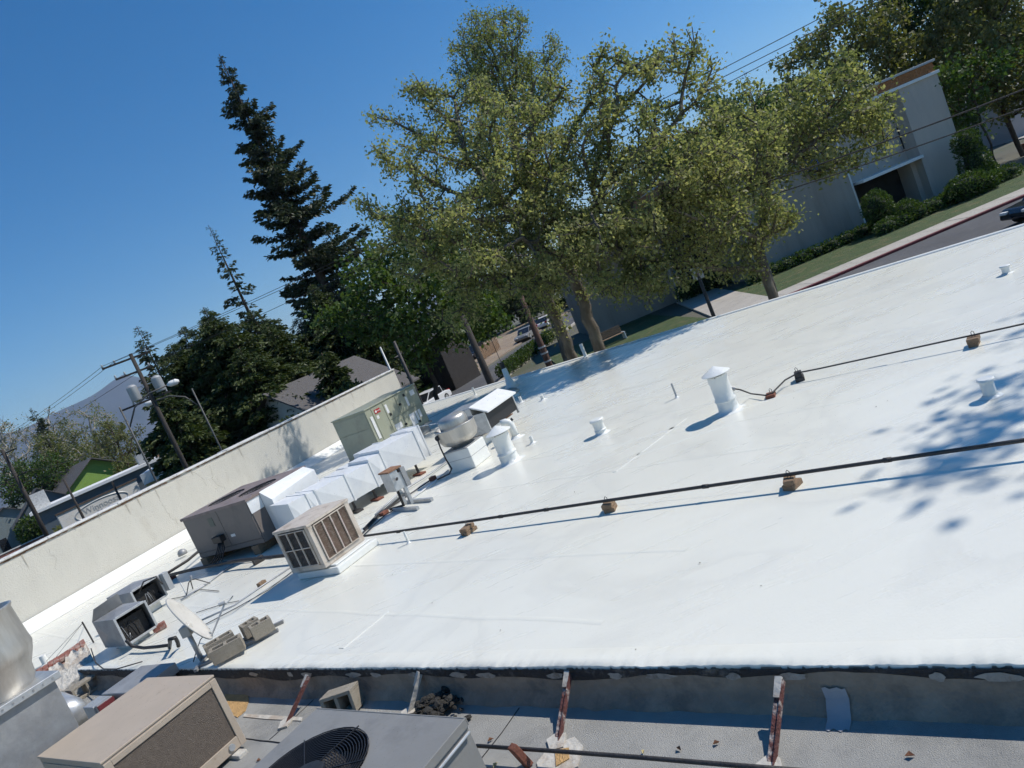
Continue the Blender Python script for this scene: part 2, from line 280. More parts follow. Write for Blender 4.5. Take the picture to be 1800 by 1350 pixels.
def tree(name, lbl, base, lobes, lm, bm_, seed, n_att=500, step=.45, kill=.8, leaf=.2, per=26, spread=.42, tip=.014, rmax=.3, trunk_pts=None, group=None, twigs=2, droop=-.25, shell=.45, cat='tree', expo=2.35):
    rg = np.random.default_rng(seed); base = Vector(base); th = T(name, lbl, cat, base, 0, group); B0 = np.array(base)
    lob = [tuple(np.array(l[:3])-B0)+tuple(l[3:]) for l in lobes]; tp = [tuple(np.array(p)-B0) for p in (trunk_pts or [])]
    Nn, par = colonize((0, 0, 0), lob, n_att, step, kill, rg, tp, shell)
    n0 = len(Nn); chc = np.bincount(par[1:], minlength=n0); tips = np.where(chc <= 1)[0]; zlo = min(l[2]-l[5] for l in lob); tips = tips[Nn[tips, 2] > zlo-.3*step]; tips = tips[tips > len(tp)*2+4]
    ext = []; ep = []
    for i in tips:
        dirv = Nn[i]-Nn[par[i]]; dirv /= np.linalg.norm(dirv)+1e-9
        for k in range(twigs):
            g = dirv+rg.normal(size=3)*.7; g /= np.linalg.norm(g); ext.append(Nn[i]+g*step*rg.uniform(.6, 1.3)); ep.append(i)
    if ext: Nn = np.concatenate([Nn, np.array(ext)]); par = np.concatenate([par, np.array(ep)])
    limbs(Nn, par, tip, expo, rmax, bm_, th)
    src = np.concatenate([np.arange(n0, len(Nn)), tips]); k = rg.poisson(per*rg.gamma(2.2, 1/2.2, len(src))); P = np.repeat(Nn[src], k, 0); Pp = np.repeat(Nn[par[src]], k, 0); f = rg.uniform(0, 1.15, len(P))[:, None]
    P = Pp+(P-Pp)*f+rg.normal(size=P.shape)*spread*np.array([.5, .5, .42]); Dv = rg.normal(size=P.shape)+np.array([0, 0, droop]); V, Q = leaf_quads(P, Dv, leaf, rg)
    clump = np.repeat(rg.uniform(0, 1, len(src)), k); rnd = np.clip(.55*clump+.45*rg.uniform(0, 1, len(P)), 0, 1); mesh_np('crown', V, Q, lm, th, rnd); return th
def conifer(name, lbl, base, H, radf, lm, bm_, seed, nb=200, z0=.1, droop=.25, spray=.42, dens=9., lean=(0, 0), trunk_r=.35, group=None, tipup=.0, side=None, gap=0.):
    """excurrent conifer: trunk, whorled boughs, each bough carries flat needle sprays"""
    rg = np.random.default_rng(seed); th = T(name, lbl, 'tree', base, 0, group); tb = MB(); npt = 10
    cx = lambda t: np.array([lean[0]*t, lean[1]*t, H*t])
    tb.tube([cx(i/npt) for i in range(npt+1)], [max(.03, trunk_r*(1-i/npt)) for i in range(npt+1)], 8)
    P = []; D = []; rb = []; sz = []; bv = MB()
    for b in range(nb):
        t = z0+(1-z0)*(b+rg.uniform(0, 1))/nb; t = min(t, .992)
        if rg.uniform() < gap: continue
        az = rg.uniform(0, 2*np.pi); Lb = radf(t)*rg.uniform(.42, 1.22)
        if side is not None: Lb *= 1+side[0]*math.cos(az-side[1])
        if Lb < .06: Lb = .06
        o = np.array([math.cos(az), math.sin(az), 0]); s0 = cx(t); m = max(4, int(Lb/.35)); path = []
        for i in range(m+1):
            q = i/m; path.append(s0+o*Lb*q+np.array([0, 0, -droop*Lb*q**1.4+tipup*Lb*q**3])+rg.normal(size=3)*.04)
        if Lb > .8: bv.tube(path, [max(.012, .02*Lb*(1-i/m)) for i in range(m+1)], 3, cap=False)
        k = max(6, int(dens*Lb*(4 if Lb < 1 else 3))); q = rg.uniform(.08, 1.03, k); path = np.array(path); xi = np.clip(q, 0, 1)*m; i0 = np.minimum(xi.astype(int), m-1); fr = (xi-i0)[:, None]; pt = path[i0]*(1-fr)+path[i0+1]*fr
        sd = np.where(rg.uniform(size=k) < .5, 1, -1)[:, None]; lat = np.cross(o, [0, 0, 1.])[None]; width = (.28*Lb*(1-.75*q)+.12)[:, None]
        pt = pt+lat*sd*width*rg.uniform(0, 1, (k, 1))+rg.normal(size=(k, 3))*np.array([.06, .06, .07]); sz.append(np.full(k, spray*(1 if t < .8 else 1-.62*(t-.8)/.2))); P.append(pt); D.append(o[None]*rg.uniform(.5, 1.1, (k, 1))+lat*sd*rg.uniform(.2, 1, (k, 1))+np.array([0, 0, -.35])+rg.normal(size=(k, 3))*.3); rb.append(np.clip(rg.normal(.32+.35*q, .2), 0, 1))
    tb.v_len = len(tb.v); tb.add(bv.v, bv.f); tb.build('trunk', bm_, th, smooth=True)
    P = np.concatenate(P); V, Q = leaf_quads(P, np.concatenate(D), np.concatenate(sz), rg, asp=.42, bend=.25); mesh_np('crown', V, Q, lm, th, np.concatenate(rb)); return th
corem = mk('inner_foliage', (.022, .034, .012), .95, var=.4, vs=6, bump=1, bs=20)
def bush(name, lbl, base, lobes, lm, seed, n=2600, leaf=.12, group=None, cat='shrub', core=True, up=.3):
    """clipped or loose shrub: leaves over an irregular body, woody core inside"""
    rg = np.random.default_rng(seed); th = T(name, lbl, cat, base, 0, group); P = []; D = []; cm = MB()
    vol = np.array([(l[3]*l[4]*l[5])**.67 for l in lobes]); cnt = (n*vol/vol.sum()).astype(int)
    for l, k in zip(lobes, cnt):
        u = rg.normal(size=(k, 3)); u /= np.linalg.norm(u, axis=1, keepdims=True); r = 1-np.abs(rg.normal(0, .13, k)); r += .1*np.sin(u[:, 0]*7+l[0]*3)*np.sin(u[:, 1]*6+1)*np.sin(u[:, 2]*8)
        P.append(np.array(l[:3])+u*r[:, None]*np.array(l[3:6])); D.append(u+rg.normal(size=(k, 3))*.7+[0, 0, up])
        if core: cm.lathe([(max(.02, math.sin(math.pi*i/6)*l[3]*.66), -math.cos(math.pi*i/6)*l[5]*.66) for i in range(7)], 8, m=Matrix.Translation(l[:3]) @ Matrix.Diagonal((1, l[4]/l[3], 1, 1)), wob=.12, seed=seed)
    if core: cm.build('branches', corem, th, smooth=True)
    P = np.concatenate(P); P[:, 2] = np.maximum(P[:, 2], .02); V, Q = leaf_quads(P, np.concatenate(D), leaf, rg); mesh_np('foliage', V, Q, lm, th, np.clip(rg.normal(.5, .25, len(P)), 0, 1)); return th

# ------------------------------------------------------------------ setting: ground, streets, hills
def sheet(name, pts, z, mat):
    m = MB(); m.add([(p[0], p[1], z) for p in pts], [tuple(range(len(pts)))]); return struct(m.build(name, mat))
sheet('ground', [(-9500, -300), (9500, -300), (9500, 10000), (-9500, 10000)], GZ-.012, groundm)
sheet('road', [(-40, 27), (120, 27), (120, 37.1), (-40, 37.1)], GZ, asphalt)
sheet('side_street', [(-9.6, 50), (-2.6, 50), (27, 120), (20, 120)], GZ+.004, asphalt)
sheet('side_street_mouth', [(-12, 37.1), (2.2, 37.1), (-2.6, 50), (-9.6, 50)], GZ+.004, asphalt)
sheet('far_street', [(-140, 52), (-12, 44), (-12, 52), (-140, 104)], GZ+.008, asphalt)
k = MB()
k.box(3.2, 120, 37.1, 37.35, GZ-.01, GZ+.14); struct(k.build('kerb', redkerb, bev=.03))
pv = T('sidewalk', '', '', (0, 0, 0)); del pv['label'], pv['category']; struct(pv)
slabm = None
for i in range(56):                           # sidewalk flags, each with its joint
    x0 = 3.4+i*1.5
    if slabm is None:
        m = MB().box(0, 1.485, 37.36, 39.6, GZ-.02, GZ+.13); o = m.build('slab', concrete, pv, bev=.012); slabm = o.data; o.location.x = x0
    else:
        o2 = o.copy(); COL.objects.link(o2); o2.parent = pv; o2.location.x = x0; o2.location.z = random.Random(i).uniform(-.008, .008)
struct(MB().box(3.4, 12.0, 39.62, 56, GZ-.02, GZ+.11).build('lawn', grassm))
struct(MB().box(15.2, 47, 39.62, 49, GZ-.02, GZ+.11).build('lawn', grassm))
struct(MB().prism([(12.02, 39.62), (15.18, 39.62), (17.5, 56), (14.5, 56)], GZ-.02, GZ+.12).build('path', concrete))
struct(MB().prism([(-30, 52), (-9.9, 52), (19, 120), (-30, 120)], GZ-.02, GZ+.1).build('dirt_lot', dirtm))
struct(MB().prism([(-2.3, 50), (-1.9, 50), (14, 90), (13.4, 90)], GZ-.02, GZ+.13).build('kerb', concrete))
def hills():
    nx, ny = 260, 34; V = []; rg = random.Random(4); ph = [(rg.uniform(.001, .007), rg.uniform(.001, .007), rg.uniform(0, 6.28), rg.uniform(0, 6.28)) for _ in range(30)]
    AZ = [-75, -45, -36, -32, -29.6, -27.7, -26, -24.5, -22, -15, 0, 75]; TN = [.03, .06, .0714, .076, .0765, .080, .0857, .07, .045, .035, .03, .03]
    for j in range(ny):
        for i in range(nx):
            az = -60+100*i/(nx-1); th = R(az); D = 7600+2200*j/(ny-1); x = math.sin(th)*D; y = math.cos(th)*D; q = math.sin(math.pi*j/(ny-1))**.9; m = np.interp(az, AZ, TN)*8700
            n = sum(math.sin(x*a+p)*math.sin(y*b+r)/(1+320*(a+b)) for a, b, p, r in ph); V.append((x, y, GZ-8+max(0, m*q+46*n*q)))
    Q = [(j*nx+i, j*nx+i+1, (j+1)*nx+i+1, (j+1)*nx+i) for j in range(ny-1) for i in range(nx-1)]
    return struct(mesh_np('hills', V, Q, mount, smooth=True))
hills()

# air: even thin haze round the camera, the town and the hills
hz = MB().box(-9600, 9600, -400, 10200, GZ-1.2, 860).build('haze', None if False else mount); hz.data.materials.clear()
hm = bpy.data.materials.new('haze_air'); hm.use_nodes = True; ht = hm.node_tree; ht.nodes.remove(ht.nodes['Principled BSDF']); pvn = ht.nodes.new('ShaderNodeVolumePrincipled'); pvn.inputs['Color'].default_value = (.56, .74, 1.0, 1); pvn.inputs['Density'].default_value = 8e-5; pvn.inputs['Anisotropy'].default_value = .2
ht.links.new(pvn.outputs[0], ht.nodes['Material Output'].inputs['Volume']); hz.data.materials.append(hm); stuff(hz); sc.cycles.volume_bounces = 0
# ------------------------------------------------------------------ white-roofed building
W0, W1 = Vector((-10.85, 14.13, 0)), Vector((-5.76, 23.35, 0)); WD = (W1-W0).normalized(); WN = Vector((WD.y, -WD.x, 0))   # cream wall line, normal towards the white roof
NE0, NE1 = Vector((-3.96, 7.31, 0)), Vector((1.68, 3.01, 0)); ND = (NE1-NE0).normalized(); NN = Vector((ND.y, -ND.x, 0)) # near edge, normal towards the camera
if NN.y > 0: NN = -NN
FE1 = Vector((9.63, 12.63, 0)); FE0 = G(868, 675); FD = (FE1-FE0).normalized(); FN = Vector((-FD.y, FD.x, 0))
def cross2(p, d, q, e):
    k_ = d.x*e.y-d.y*e.x; t = ((q.x-p.x)*e.y-(q.y-p.y)*e.x)/k_; return p+d*t
PA = cross2(NE0, ND, W0, WD); PE = cross2(FE0, FD, W0, WD); PB = NE1+ND*10; PC = FE1+FD*12
wb = T('white_roof_building', 'flat white coated roof of the low building filling the middle', 'building')
MB().prism([PA, PB, PC, PE], GZ, 0).build('roof_deck', roofwhite, wb)
# laps of the membrane: thin raised strips
lap = 0
for q, (a, b, wdt) in enumerate([((985, 812), (1560, 640), .05), ((1120, 800), (1290, 742), .05), ((1080, 830), (1205, 735), .04), ((600, 1140), (680, 1075), .05), ((1330, 650), (1800, 520), .05), ((1220, 600), (1800, 440), .04), ((700, 1080), (1000, 960), .03), ((1060, 640), (1240, 585), .04)]):
    pa, pb = G(*a), G(*b); d = (pb-pa); n = Vector((-d.y, d.x, 0)).normalized()*wdt; m = MB()
    m.add([pa-n, pb-n, pb+n, pa+n, pa-n*.6+Vector((0, 0, .005)), pb-n*.6+Vector((0, 0, .005)), pb+n*.6+Vector((0, 0, .005)), pa+n*.6+Vector((0, 0, .005))], [(0, 1, 5, 4), (4, 5, 6, 7), (7, 6, 2, 3), (0, 4, 7, 3), (1, 2, 6, 5)]); m.build('membrane_lap', roofwhite, wb)
for k_ in range(1, 15):                          # regular roll laps parallel to the far edge
    o_ = FE0-FN*(1.02*k_)
    if FN.y < 0: o_ = FE0+FN*(1.02*k_)
    a = cross2(o_, FD, W0, WD)+FD*.6; b = o_+FD*(15-.2*k_); c_ = cross2(o_, FD, NE0, ND) if abs(FD.x*ND.y-FD.y*ND.x) > 1e-3 else None; n = Vector((-FD.y, FD.x, 0))*.03; vs = []; rq = random.Random(k_)
    if c_ is not None and (c_-a).dot(FD) > 0 and (c_-a).dot(FD) < (b-a).dot(FD): b = c_-FD*.4
    for i in range(31):
        p = a+(b-a)*i/30+n*rq.uniform(-.4, .4); vs += [p-n+Vector((0, 0, .0006)), p-n*.5+Vector((0, 0, .0032)), p+n*.5+Vector((0, 0, .0032)), p+n+Vector((0, 0, .0006))]
    MB().add(vs, [(i*4+j, i*4+j+1, i*4+j+5, i*4+j+4) for i in range(30) for j in range(3)]).build('membrane_lap', roofwhite, wb, smooth=True)
# rolled white edges
def lip(name, p, q, nrm, wd_, h, mat, out=.03, inn=None, seed=0, seg=60, jag=0.0, z0=-.05):
    rg = random.Random(seed); m = MB(); vs = []; fs = []; inn = inn or wd_; wk = 0.0
    for i in range(seg+1):
        c = p+(q-p)*i/seg; j = rg.uniform(-1, 1)*jag; wk = wk*.9+rg.gauss(0, 1)*jag*.2; wv = rg.uniform(-1, 1)*jag*.35+wk
        prof = [(-inn, .002), (-inn*.9, h*.8+wv*.3), (-inn*.4, h+wv*.4), (out*.3+j, h*.9+wv), (out+j, h*.2), (out+j, z0-abs(rg.gauss(0, 1))*jag*2)]
        vs += [c+nrm*a+Vector((0, 0, z)) for a, z in prof]
    k_ = len(prof); fs = [(i*k_+j, i*k_+j+1, (i+1)*k_+j+1, (i+1)*k_+j) for i in range(seg) for j in range(k_-1)]
    m.add(vs, fs); return m.build(name, mat, wb, smooth=True)
lip('roof_edge', PA+ND*3.6, PB, NN, .16, .007, roofwhite, .006, .2, 3, 1100, .005, -.008)
lip('roof_edge', PE, PC, FN, .12, .03, flash, .05, .13, 5, 120, .003, -.2)
# near face of the parapet, tar and mortar
m = MB(); rg = random.Random(8); seg = 160; vs = []; p0, p1 = PA+ND*2.2, PB
for i in range(seg+1):
    c = p0+(p1-p0)*i/seg; b_ = lambda s: rg.uniform(-s, s)
    vs += [c+NN*.004+Vector((0, 0, -.005)), c+NN*(.012+b_(.004))+Vector((0, 0, -.10)), c+NN*(.010+b_(.004))+Vector((0, 0, -.2)), c+NN*(.05+b_(.012))+Vector((0, 0, -.235)), c+NN*(.085+b_(.02))+Vector((0, 0, -.27))]
m.add(vs, [(i*5+j, i*5+j+1, i*5+j+6, i*5+j+5) for i in range(seg) for j in range(4)]); m.build('parapet_face', darkwall, wb, smooth=True)
m = MB(); vs = []; seg = 260
for i in range(seg+1):
    c = p0+(p1-p0)*i/seg; u = i/seg; dpt = .055+.02*math.sin(u*43)+.015*math.sin(u*131+1)+rg.uniform(-.006, .006)+.03*max(0, math.sin(u*9-1)); vs += [c+NN*.018+Vector((0, 0, -.01)), c+NN*.022+Vector((0, 0, -.01-dpt*.6)), c+NN*.016+Vector((0, 0, -.01-dpt))]
m.add(vs, [(i*3+j, i*3+j+1, i*3+j+4, i*3+j+3) for i in range(seg) for j in range(2)]); m.build('tar_band', tar, wb, smooth=True)
rp = random.Random(21); plm = mk('bare_plaster', (.37, .34, .30), .95, var=.2, vs=12, bump=.6, bs=50, dirt=(.16, .14, .12), damt=.7, ds=9)
for i in range(17):                             # bare plaster showing through the tar
    c = NE0+ND*(.6+i*.46+rp.uniform(-.15, .15)); L_ = rp.uniform(.06, .24); n_ = 12; pts_ = []
    for k_ in range(n_):
        a_ = 2*math.pi*k_/n_; rr = rp.uniform(.7, 1.15); pts_.append(c+ND*L_*.5*math.cos(a_)*rr+NN*.0265+Vector((0, 0, -.052+.026*math.sin(a_)*rr)))
    MB().add(pts_, [tuple(range(n_))]).build('plaster_patch', plm, wb)
# white cant strip along the foot of the cream wall
m = MB(); a, b = PA, PE-WD*.1
m.add([a+WN*.42+Vector((0, 0, .004)), b+WN*.42+Vector((0, 0, .004)), b+WN*.1+Vector((0, 0, .17)), a+WN*.1+Vector((0, 0, .17)), a+WN*.02+Vector((0, 0, .22)), b+WN*.02+Vector((0, 0, .22))], [(0, 1, 2, 3), (3, 2, 5, 4)]); m.build('cant_strip', flash, wb)

# ------------------------------------------------------------------ neighbour with the cream wall
WH = 1.5; WL, WR = W0-WD*14, PE-WD*.2+WD*.9
nb = T('cream_stucco_building', 'long cream stucco wall with peeling coping bounding the white roof', 'building')
m = MB(); seg = 80; vs = []; rg = random.Random(2)
for i in range(seg+1):
    c = WL+(WR-WL)*i/seg; vs += [c+Vector((0, 0, GZ)), c+WN*rg.uniform(-.004, .004)+Vector((0, 0, .1)), c+WN*rg.uniform(-.006, .006)+Vector((0, 0, .8)), c+Vector((0, 0, WH))]
m.add(vs, [(i*4+j, i*4+j+1, i*4+j+5, i*4+j+4) for i in range(seg) for j in range(3)]); m.build('wall', cream, nb, smooth=True)
MB().prism([WL, WR, WR-WN*.3, WL-WN*.3], GZ, WH-.002).build('wall_core', cream, nb)
MB().prism([WL-WN*.3, WR-WN*.3, WR-WN*6.5-WD*3, WL-WN*6.5], GZ, WH-.45).build('roof_deck', coping, nb)
for i in range(17):                             # coping lengths with slightly uneven joints
    a = WL+(WR-WL)*(i/17)+WD*.006; b = WL+(WR-WL)*((i+1)/17)-WD*.006; h = rg.uniform(-.012, .012)
    MB().prism([a+WN*.05, b+WN*.05, b-WN*.36, a-WN*.36], WH+.002, WH+.055+h).build('coping', coping, nb, bev=.012)
runm = mk('dirt_run', (.44, .40, .325), .9, var=.15, vs=8)
m = MB(); rs = random.Random(12)
for i in range(520):                            # flaking drip line below the coping
    c = WL+(WR-WL)*rs.uniform(.25, .93); L_ = rs.uniform(.03, .3); h = rs.uniform(.008, .035); z = WH-rs.uniform(.0, .02); d = WD*L_
    m.add([c+WN*.009+Vector((0, 0, z)), c+d+WN*.009+Vector((0, 0, z-.006)), c+d*.7+WN*.009+Vector((0, 0, z-h)), c+d*.2+WN*.009+Vector((0, 0, z-h*.6))], [(0, 1, 2, 3)])
stuff(m.build('rust_flakes', rust, nb))
crk = mk('hairline_crack', (.40, .37, .31), .95, var=.2)
for i in range(9):                              # hairline cracks wandering down the stucco
    c = WL+(WR-WL)*rs.uniform(.34, .9); z = WH-rs.uniform(.02, .5); pts_ = []
    for k_ in range(rs.randint(7, 14)): pts_.append(c+WN*.007+Vector((0, 0, z))); c = c+WD*rs.uniform(-.05, .06); z -= rs.uniform(.02, .08)
    pts_ = [p for p in pts_ if p.z > .25]
    if len(pts_) > 2: MB().tube(pts_, .0016, 4).build('crack', crk, nb)
for i in range(26):                             # rust and dirt runs below the coping joints
    c = WL+(WR-WL)*rs.uniform(.3, .93); L_ = rs.uniform(.08, .45); w_ = rs.uniform(.006, .022); t_ = WN*.0085; z = WH-.005
    MB().add([c-WD*w_+t_+Vector((0, 0, z)), c+WD*w_+t_+Vector((0, 0, z)), c+WD*w_*.5+t_+Vector((0, 0, z-L_*.6)), c+WD*w_*.1+t_+Vector((0, 0, z-L_)), c-WD*w_*.4+t_+Vector((0, 0, z-L_*.5))], [(0, 1, 2, 3, 4)]).build('stain_run', runm, nb)

# ------------------------------------------------------------------ near building, grey cap-sheet roof
GR = -.27
gb = T('grey_roof_building', 'grey cap-sheet roof in the foreground below the tarry parapet', 'building')
q0 = PA+ND*2.0+NN*.02; q1 = PB+NN*.02
MB().prism([q0, q1, q1+NN*9, q0+NN*9], GZ, GR).build('roof_deck', grayroof, gb)
for off, s0, s1, th_ in ((.62, 7.2, 20, .006), (1.02, 5.5, 20, .007)):   # laps of the cap sheet
    a = PA+ND*s0+NN*off; b = PA+ND*s1+NN*(off+.12); m = MB(); vs = []
    for i in range(60):
        c = a+(b-a)*i/59; j_ = rg.uniform(-.006, .006); vs += [c+NN*j_+Vector((0, 0, GR+.001)), c+NN*j_+Vector((0, 0, GR+th_)), c+NN*.5+Vector((0, 0, GR+.0012))]
    m.add(vs, [(i*3+j, i*3+j+1, i*3+j+4, i*3+j+3) for i in range(59) for j in range(2)]); m.build('cap_sheet_lap', grayroof, gb)
# pale tide line / sealant smear and repair patch
def patch(name, pts, z, mat, par): return MB().prism([(p.x, p.y) for p in pts], z, z+.006).build(name, mat, par)
patch('orange_foam_patch', [G(x, y, GR) for x, y in ((396, 1217), (410, 1213), (436, 1219), (438, 1232), (432, 1250), (418, 1262), (404, 1256), (395, 1240))], GR+.002, orange, gb)
patch('sealant_streak', [G(x, y, GR) for x, y in ((430, 1256), (470, 1258), (532, 1262), (530, 1268), (470, 1265), (428, 1261))], GR+.002, peel, gb)
cc = G(1468, 1250, -.2); t_ = (cc-NE0).dot(ND); m = MB(); vs = []; pr_ = [(.024, -.125), (.022, -.195), (.064, -.228), (.1, GR+.008), (.175, GR+.006)]
for i in range(7):
    c = NE0+ND*(t_-.062+.0205*i); e_ = .012*math.sin(i*2.1); vs += [c+NN*(a_+(e_ if k_ == 4 else 0))+Vector((0, 0, z_+(e_*.6 if k_ == 0 else 0))) for k_, (a_, z_) in enumerate(pr_)]
m.add(vs, [(i*5+j, i*5+j+1, i*5+j+6, i*5+j+5) for i in range(6) for j in range(4)]); m.build('repair_patch', mk('grey_patch', (.36, .36, .37), .8, var=.12), gb, smooth=True)
for off, s0, s1 in ((.60, 7.25, 20),):           # dark bead of lap cement, with cross joints
    m = MB(); rz_ = random.Random(4); pa = PA+ND*s0+NN*off; pb_ = PA+ND*s1+NN*(off+.13); pts_ = [pa+(pb_-pa)*i/140+NN*rz_.uniform(-.004, .004)+Vector((0, 0, GR+.006)) for i in range(141)]; m.tube(pts_, .0045, 4); m.build('lap_bead', tar, gb)
    for q in (8.3, 10.9, 13.4): a_ = PA+ND*q; MB().tube([a_+NN*.1+Vector((0, 0, GR+.004)), a_+NN*.35+ND*.01+Vector((0, 0, GR+.004)), a_+NN*(off+.02)+Vector((0, 0, GR+.005))], .003, 4).build('lap_bead', tar, gb)
# stub of old brick parapet at the left
TH = R(-36)
bp = T('brick_parapet_stub', 'stub of old brick parapet with peeling white paint beside the metal fan', 'wall')
A1, A2, B1, B2 = G(150, 1129, .13), G(46, 1198, .13), G(166, 1163, .0), G(78, 1246, -.2); nb_ = 11
for i in range(nb_):                            # exposed bricks along the outer edge
    for r_ in range(3):
        jz = random.Random(i*7+r_); a_ = A1+(A2-A1)*((i+.01)/nb_); b_ = A1+(A2-A1)*((i+.985)/nb_); w_ = (B1-A1).normalized(); z = Vector((0, 0, -.075*r_+jz.uniform(-.006, .006))); q = w_*(.16+jz.uniform(0, .06)-.01*r_); o_ = w_*(-.012*r_)
        m = MB(); up = Vector((0, 0, .062)); m.add([a_+z+o_, b_+z+o_, b_+q+z, a_+q+z, a_+z+o_+up, b_+z+o_+up, b_+q+z+up*.8, a_+q+z+up*.8], [(3, 2, 1, 0), (4, 5, 6, 7), (0, 1, 5, 4), (1, 2, 6, 5), (2, 3, 7, 6), (3, 0, 4, 7)]); m.build('brick', brickm, bp, bev=.008)
m = MB(); vs = []; nx_, ny_ = 46, 18; rg2 = random.Random(5)
for i in range(nx_+1):
    for j in range(ny_+1):
        u, v = i/nx_, j/ny_; a_ = A1+(A2-A1)*u; b_ = B1+(B2-B1)*u; st = .34+.1*math.sin(u*19)+.07*math.sin(u*47); vv = st+(1-st)*v; p = a_+(b_-a_)*vv; p.z = a_.z*(1-vv)+b_.z*vv+.05*math.sin(vv*math.pi)+rg2.uniform(-.012, .012)+.05*(1-v)**6
        vs.append(p)
m.add(vs, [(i*(ny_+1)+j, i*(ny_+1)+j+1, (i+1)*(ny_+1)+j+1, (i+1)*(ny_+1)+j) for i in range(nx_) for j in range(ny_)]); m.build('painted_cap', peel, bp, smooth=True)
m = MB(); m.add([A1+Vector((0, 0, -.1)), A2+Vector((0, 0, -.1)), B2, B1, Vector((A1.x, A1.y, GR)), Vector((A2.x, A2.y, GR)), Vector((B2.x, B2.y, GR-.01)), Vector((B1.x, B1.y, GR-.01))], [(0, 1, 2, 3), (0, 4, 5, 1), (1, 5, 6, 2), (2, 6, 7, 3), (3, 7, 4, 0)]); m.build('wall_core', peel, bp)

# ------------------------------------------------------------------ rooftop equipment on the white roof
TU = R(-32)
def L2W(o, th, x, y, z=0): return Vector((o.x+x*math.cos(th)-y*math.sin(th), o.y+x*math.sin(th)+y*math.cos(th), z))
# --- evaporative cooler
CW, CD, C0, C1 = .74, .76, .13, .76
ec = T('evaporative_cooler', 'weathered beige evaporative cooler with rusty louvered sides on a white curb', 'cooler', (-3.17, 9.06, 0), R(-36))
# local x: e1 (right), y: e2 (away); cabinet spans x -CW..0, y 0..CD
m = MB(); m.box(-CW+.02, .16, .04, CD+.06, .002, C0-.03); m.box(-CW+.06, .10, .08, CD+.0, C0-.028, C0-.004); m.build('curb', flash, ec, bev=.02)
m = MB(); m.box(-CW-.012, .012, -.012, CD+.012, C1-.035, C1); m.add([(-CW-.012, -.012, C1+.001), (.012, -.012, C1+.001), (.012, CD+.012, C1+.001), (-CW-.012, CD+.012, C1+.001), (-CW/2, CD/2, C1+.022)], [(0, 1, 4), (1, 2, 4), (2, 3, 4), (3, 0, 4)]); m.build('top', beige, ec, bev=.006)
MB().box(-CW, 0, 0, CD, C0, C0+.06).build('base_pan', beige, ec, bev=.006)
for x_, y_ in ((-CW, 0), (-.075, 0), (-.075, CD-.075), (-CW, CD-.075)): MB().box(x_, x_+.075, y_, y_+.075, C0+.06, C1-.035).build('corner_post', beige, ec, bev=.004)
MB().box(-CW+.04, -.04, .04, CD-.04, C0+.05, C1-.05).build('wet_pads', dark, ec)
def louvers(par, o, u, n, w_, h_, cols, rows, seed):
    o, u, n = Vector(o), Vector(u), Vector(n); rgx = random.Random(seed); fr = MB()
    z = Vector((0, 0, 1))
    def bar(a, b, wd, dp):
        fr.beam(a, b, wd, dp, up=n)
    for i in range(cols+1): bar(o+u*w_*i/cols+n*.012, o+u*w_*i/cols+z*h_+n*.012, .014, .02)
    for j in range(rows+1): bar(o+z*h_*j/rows+n*.011, o+u*w_+z*h_*j/rows+n*.011, .012, .018)
    fr.build('louver_frame', beige, par)
    lv = MB(); k = int(h_/.024)
    for i in range(cols):
        for j in range(k):
            a = o+u*(w_*i/cols+.012)+z*(h_*(j+.3)/k)+n*(.012+rgx.uniform(-.003, .003)); b = a+u*(w_/cols-.024)+z*rgx.uniform(-.003, .003); d = n*-.03+z*.02
            lv.add([a, b, b+d, a+d], [(0, 1, 2, 3)])
    stuff(lv.build('louver_slats', louv, par))
louvers(ec, (-CW+.085, 0, C0+.075), (1, 0, 0), (0, -1, 0), CW-.17, C1-C0-.13, 3, 2, 1)
louvers(ec, (0, .085, C0+.075), (0, 1, 0), (1, 0, 0), CD-.17, C1-C0-.13, 4, 1, 2)
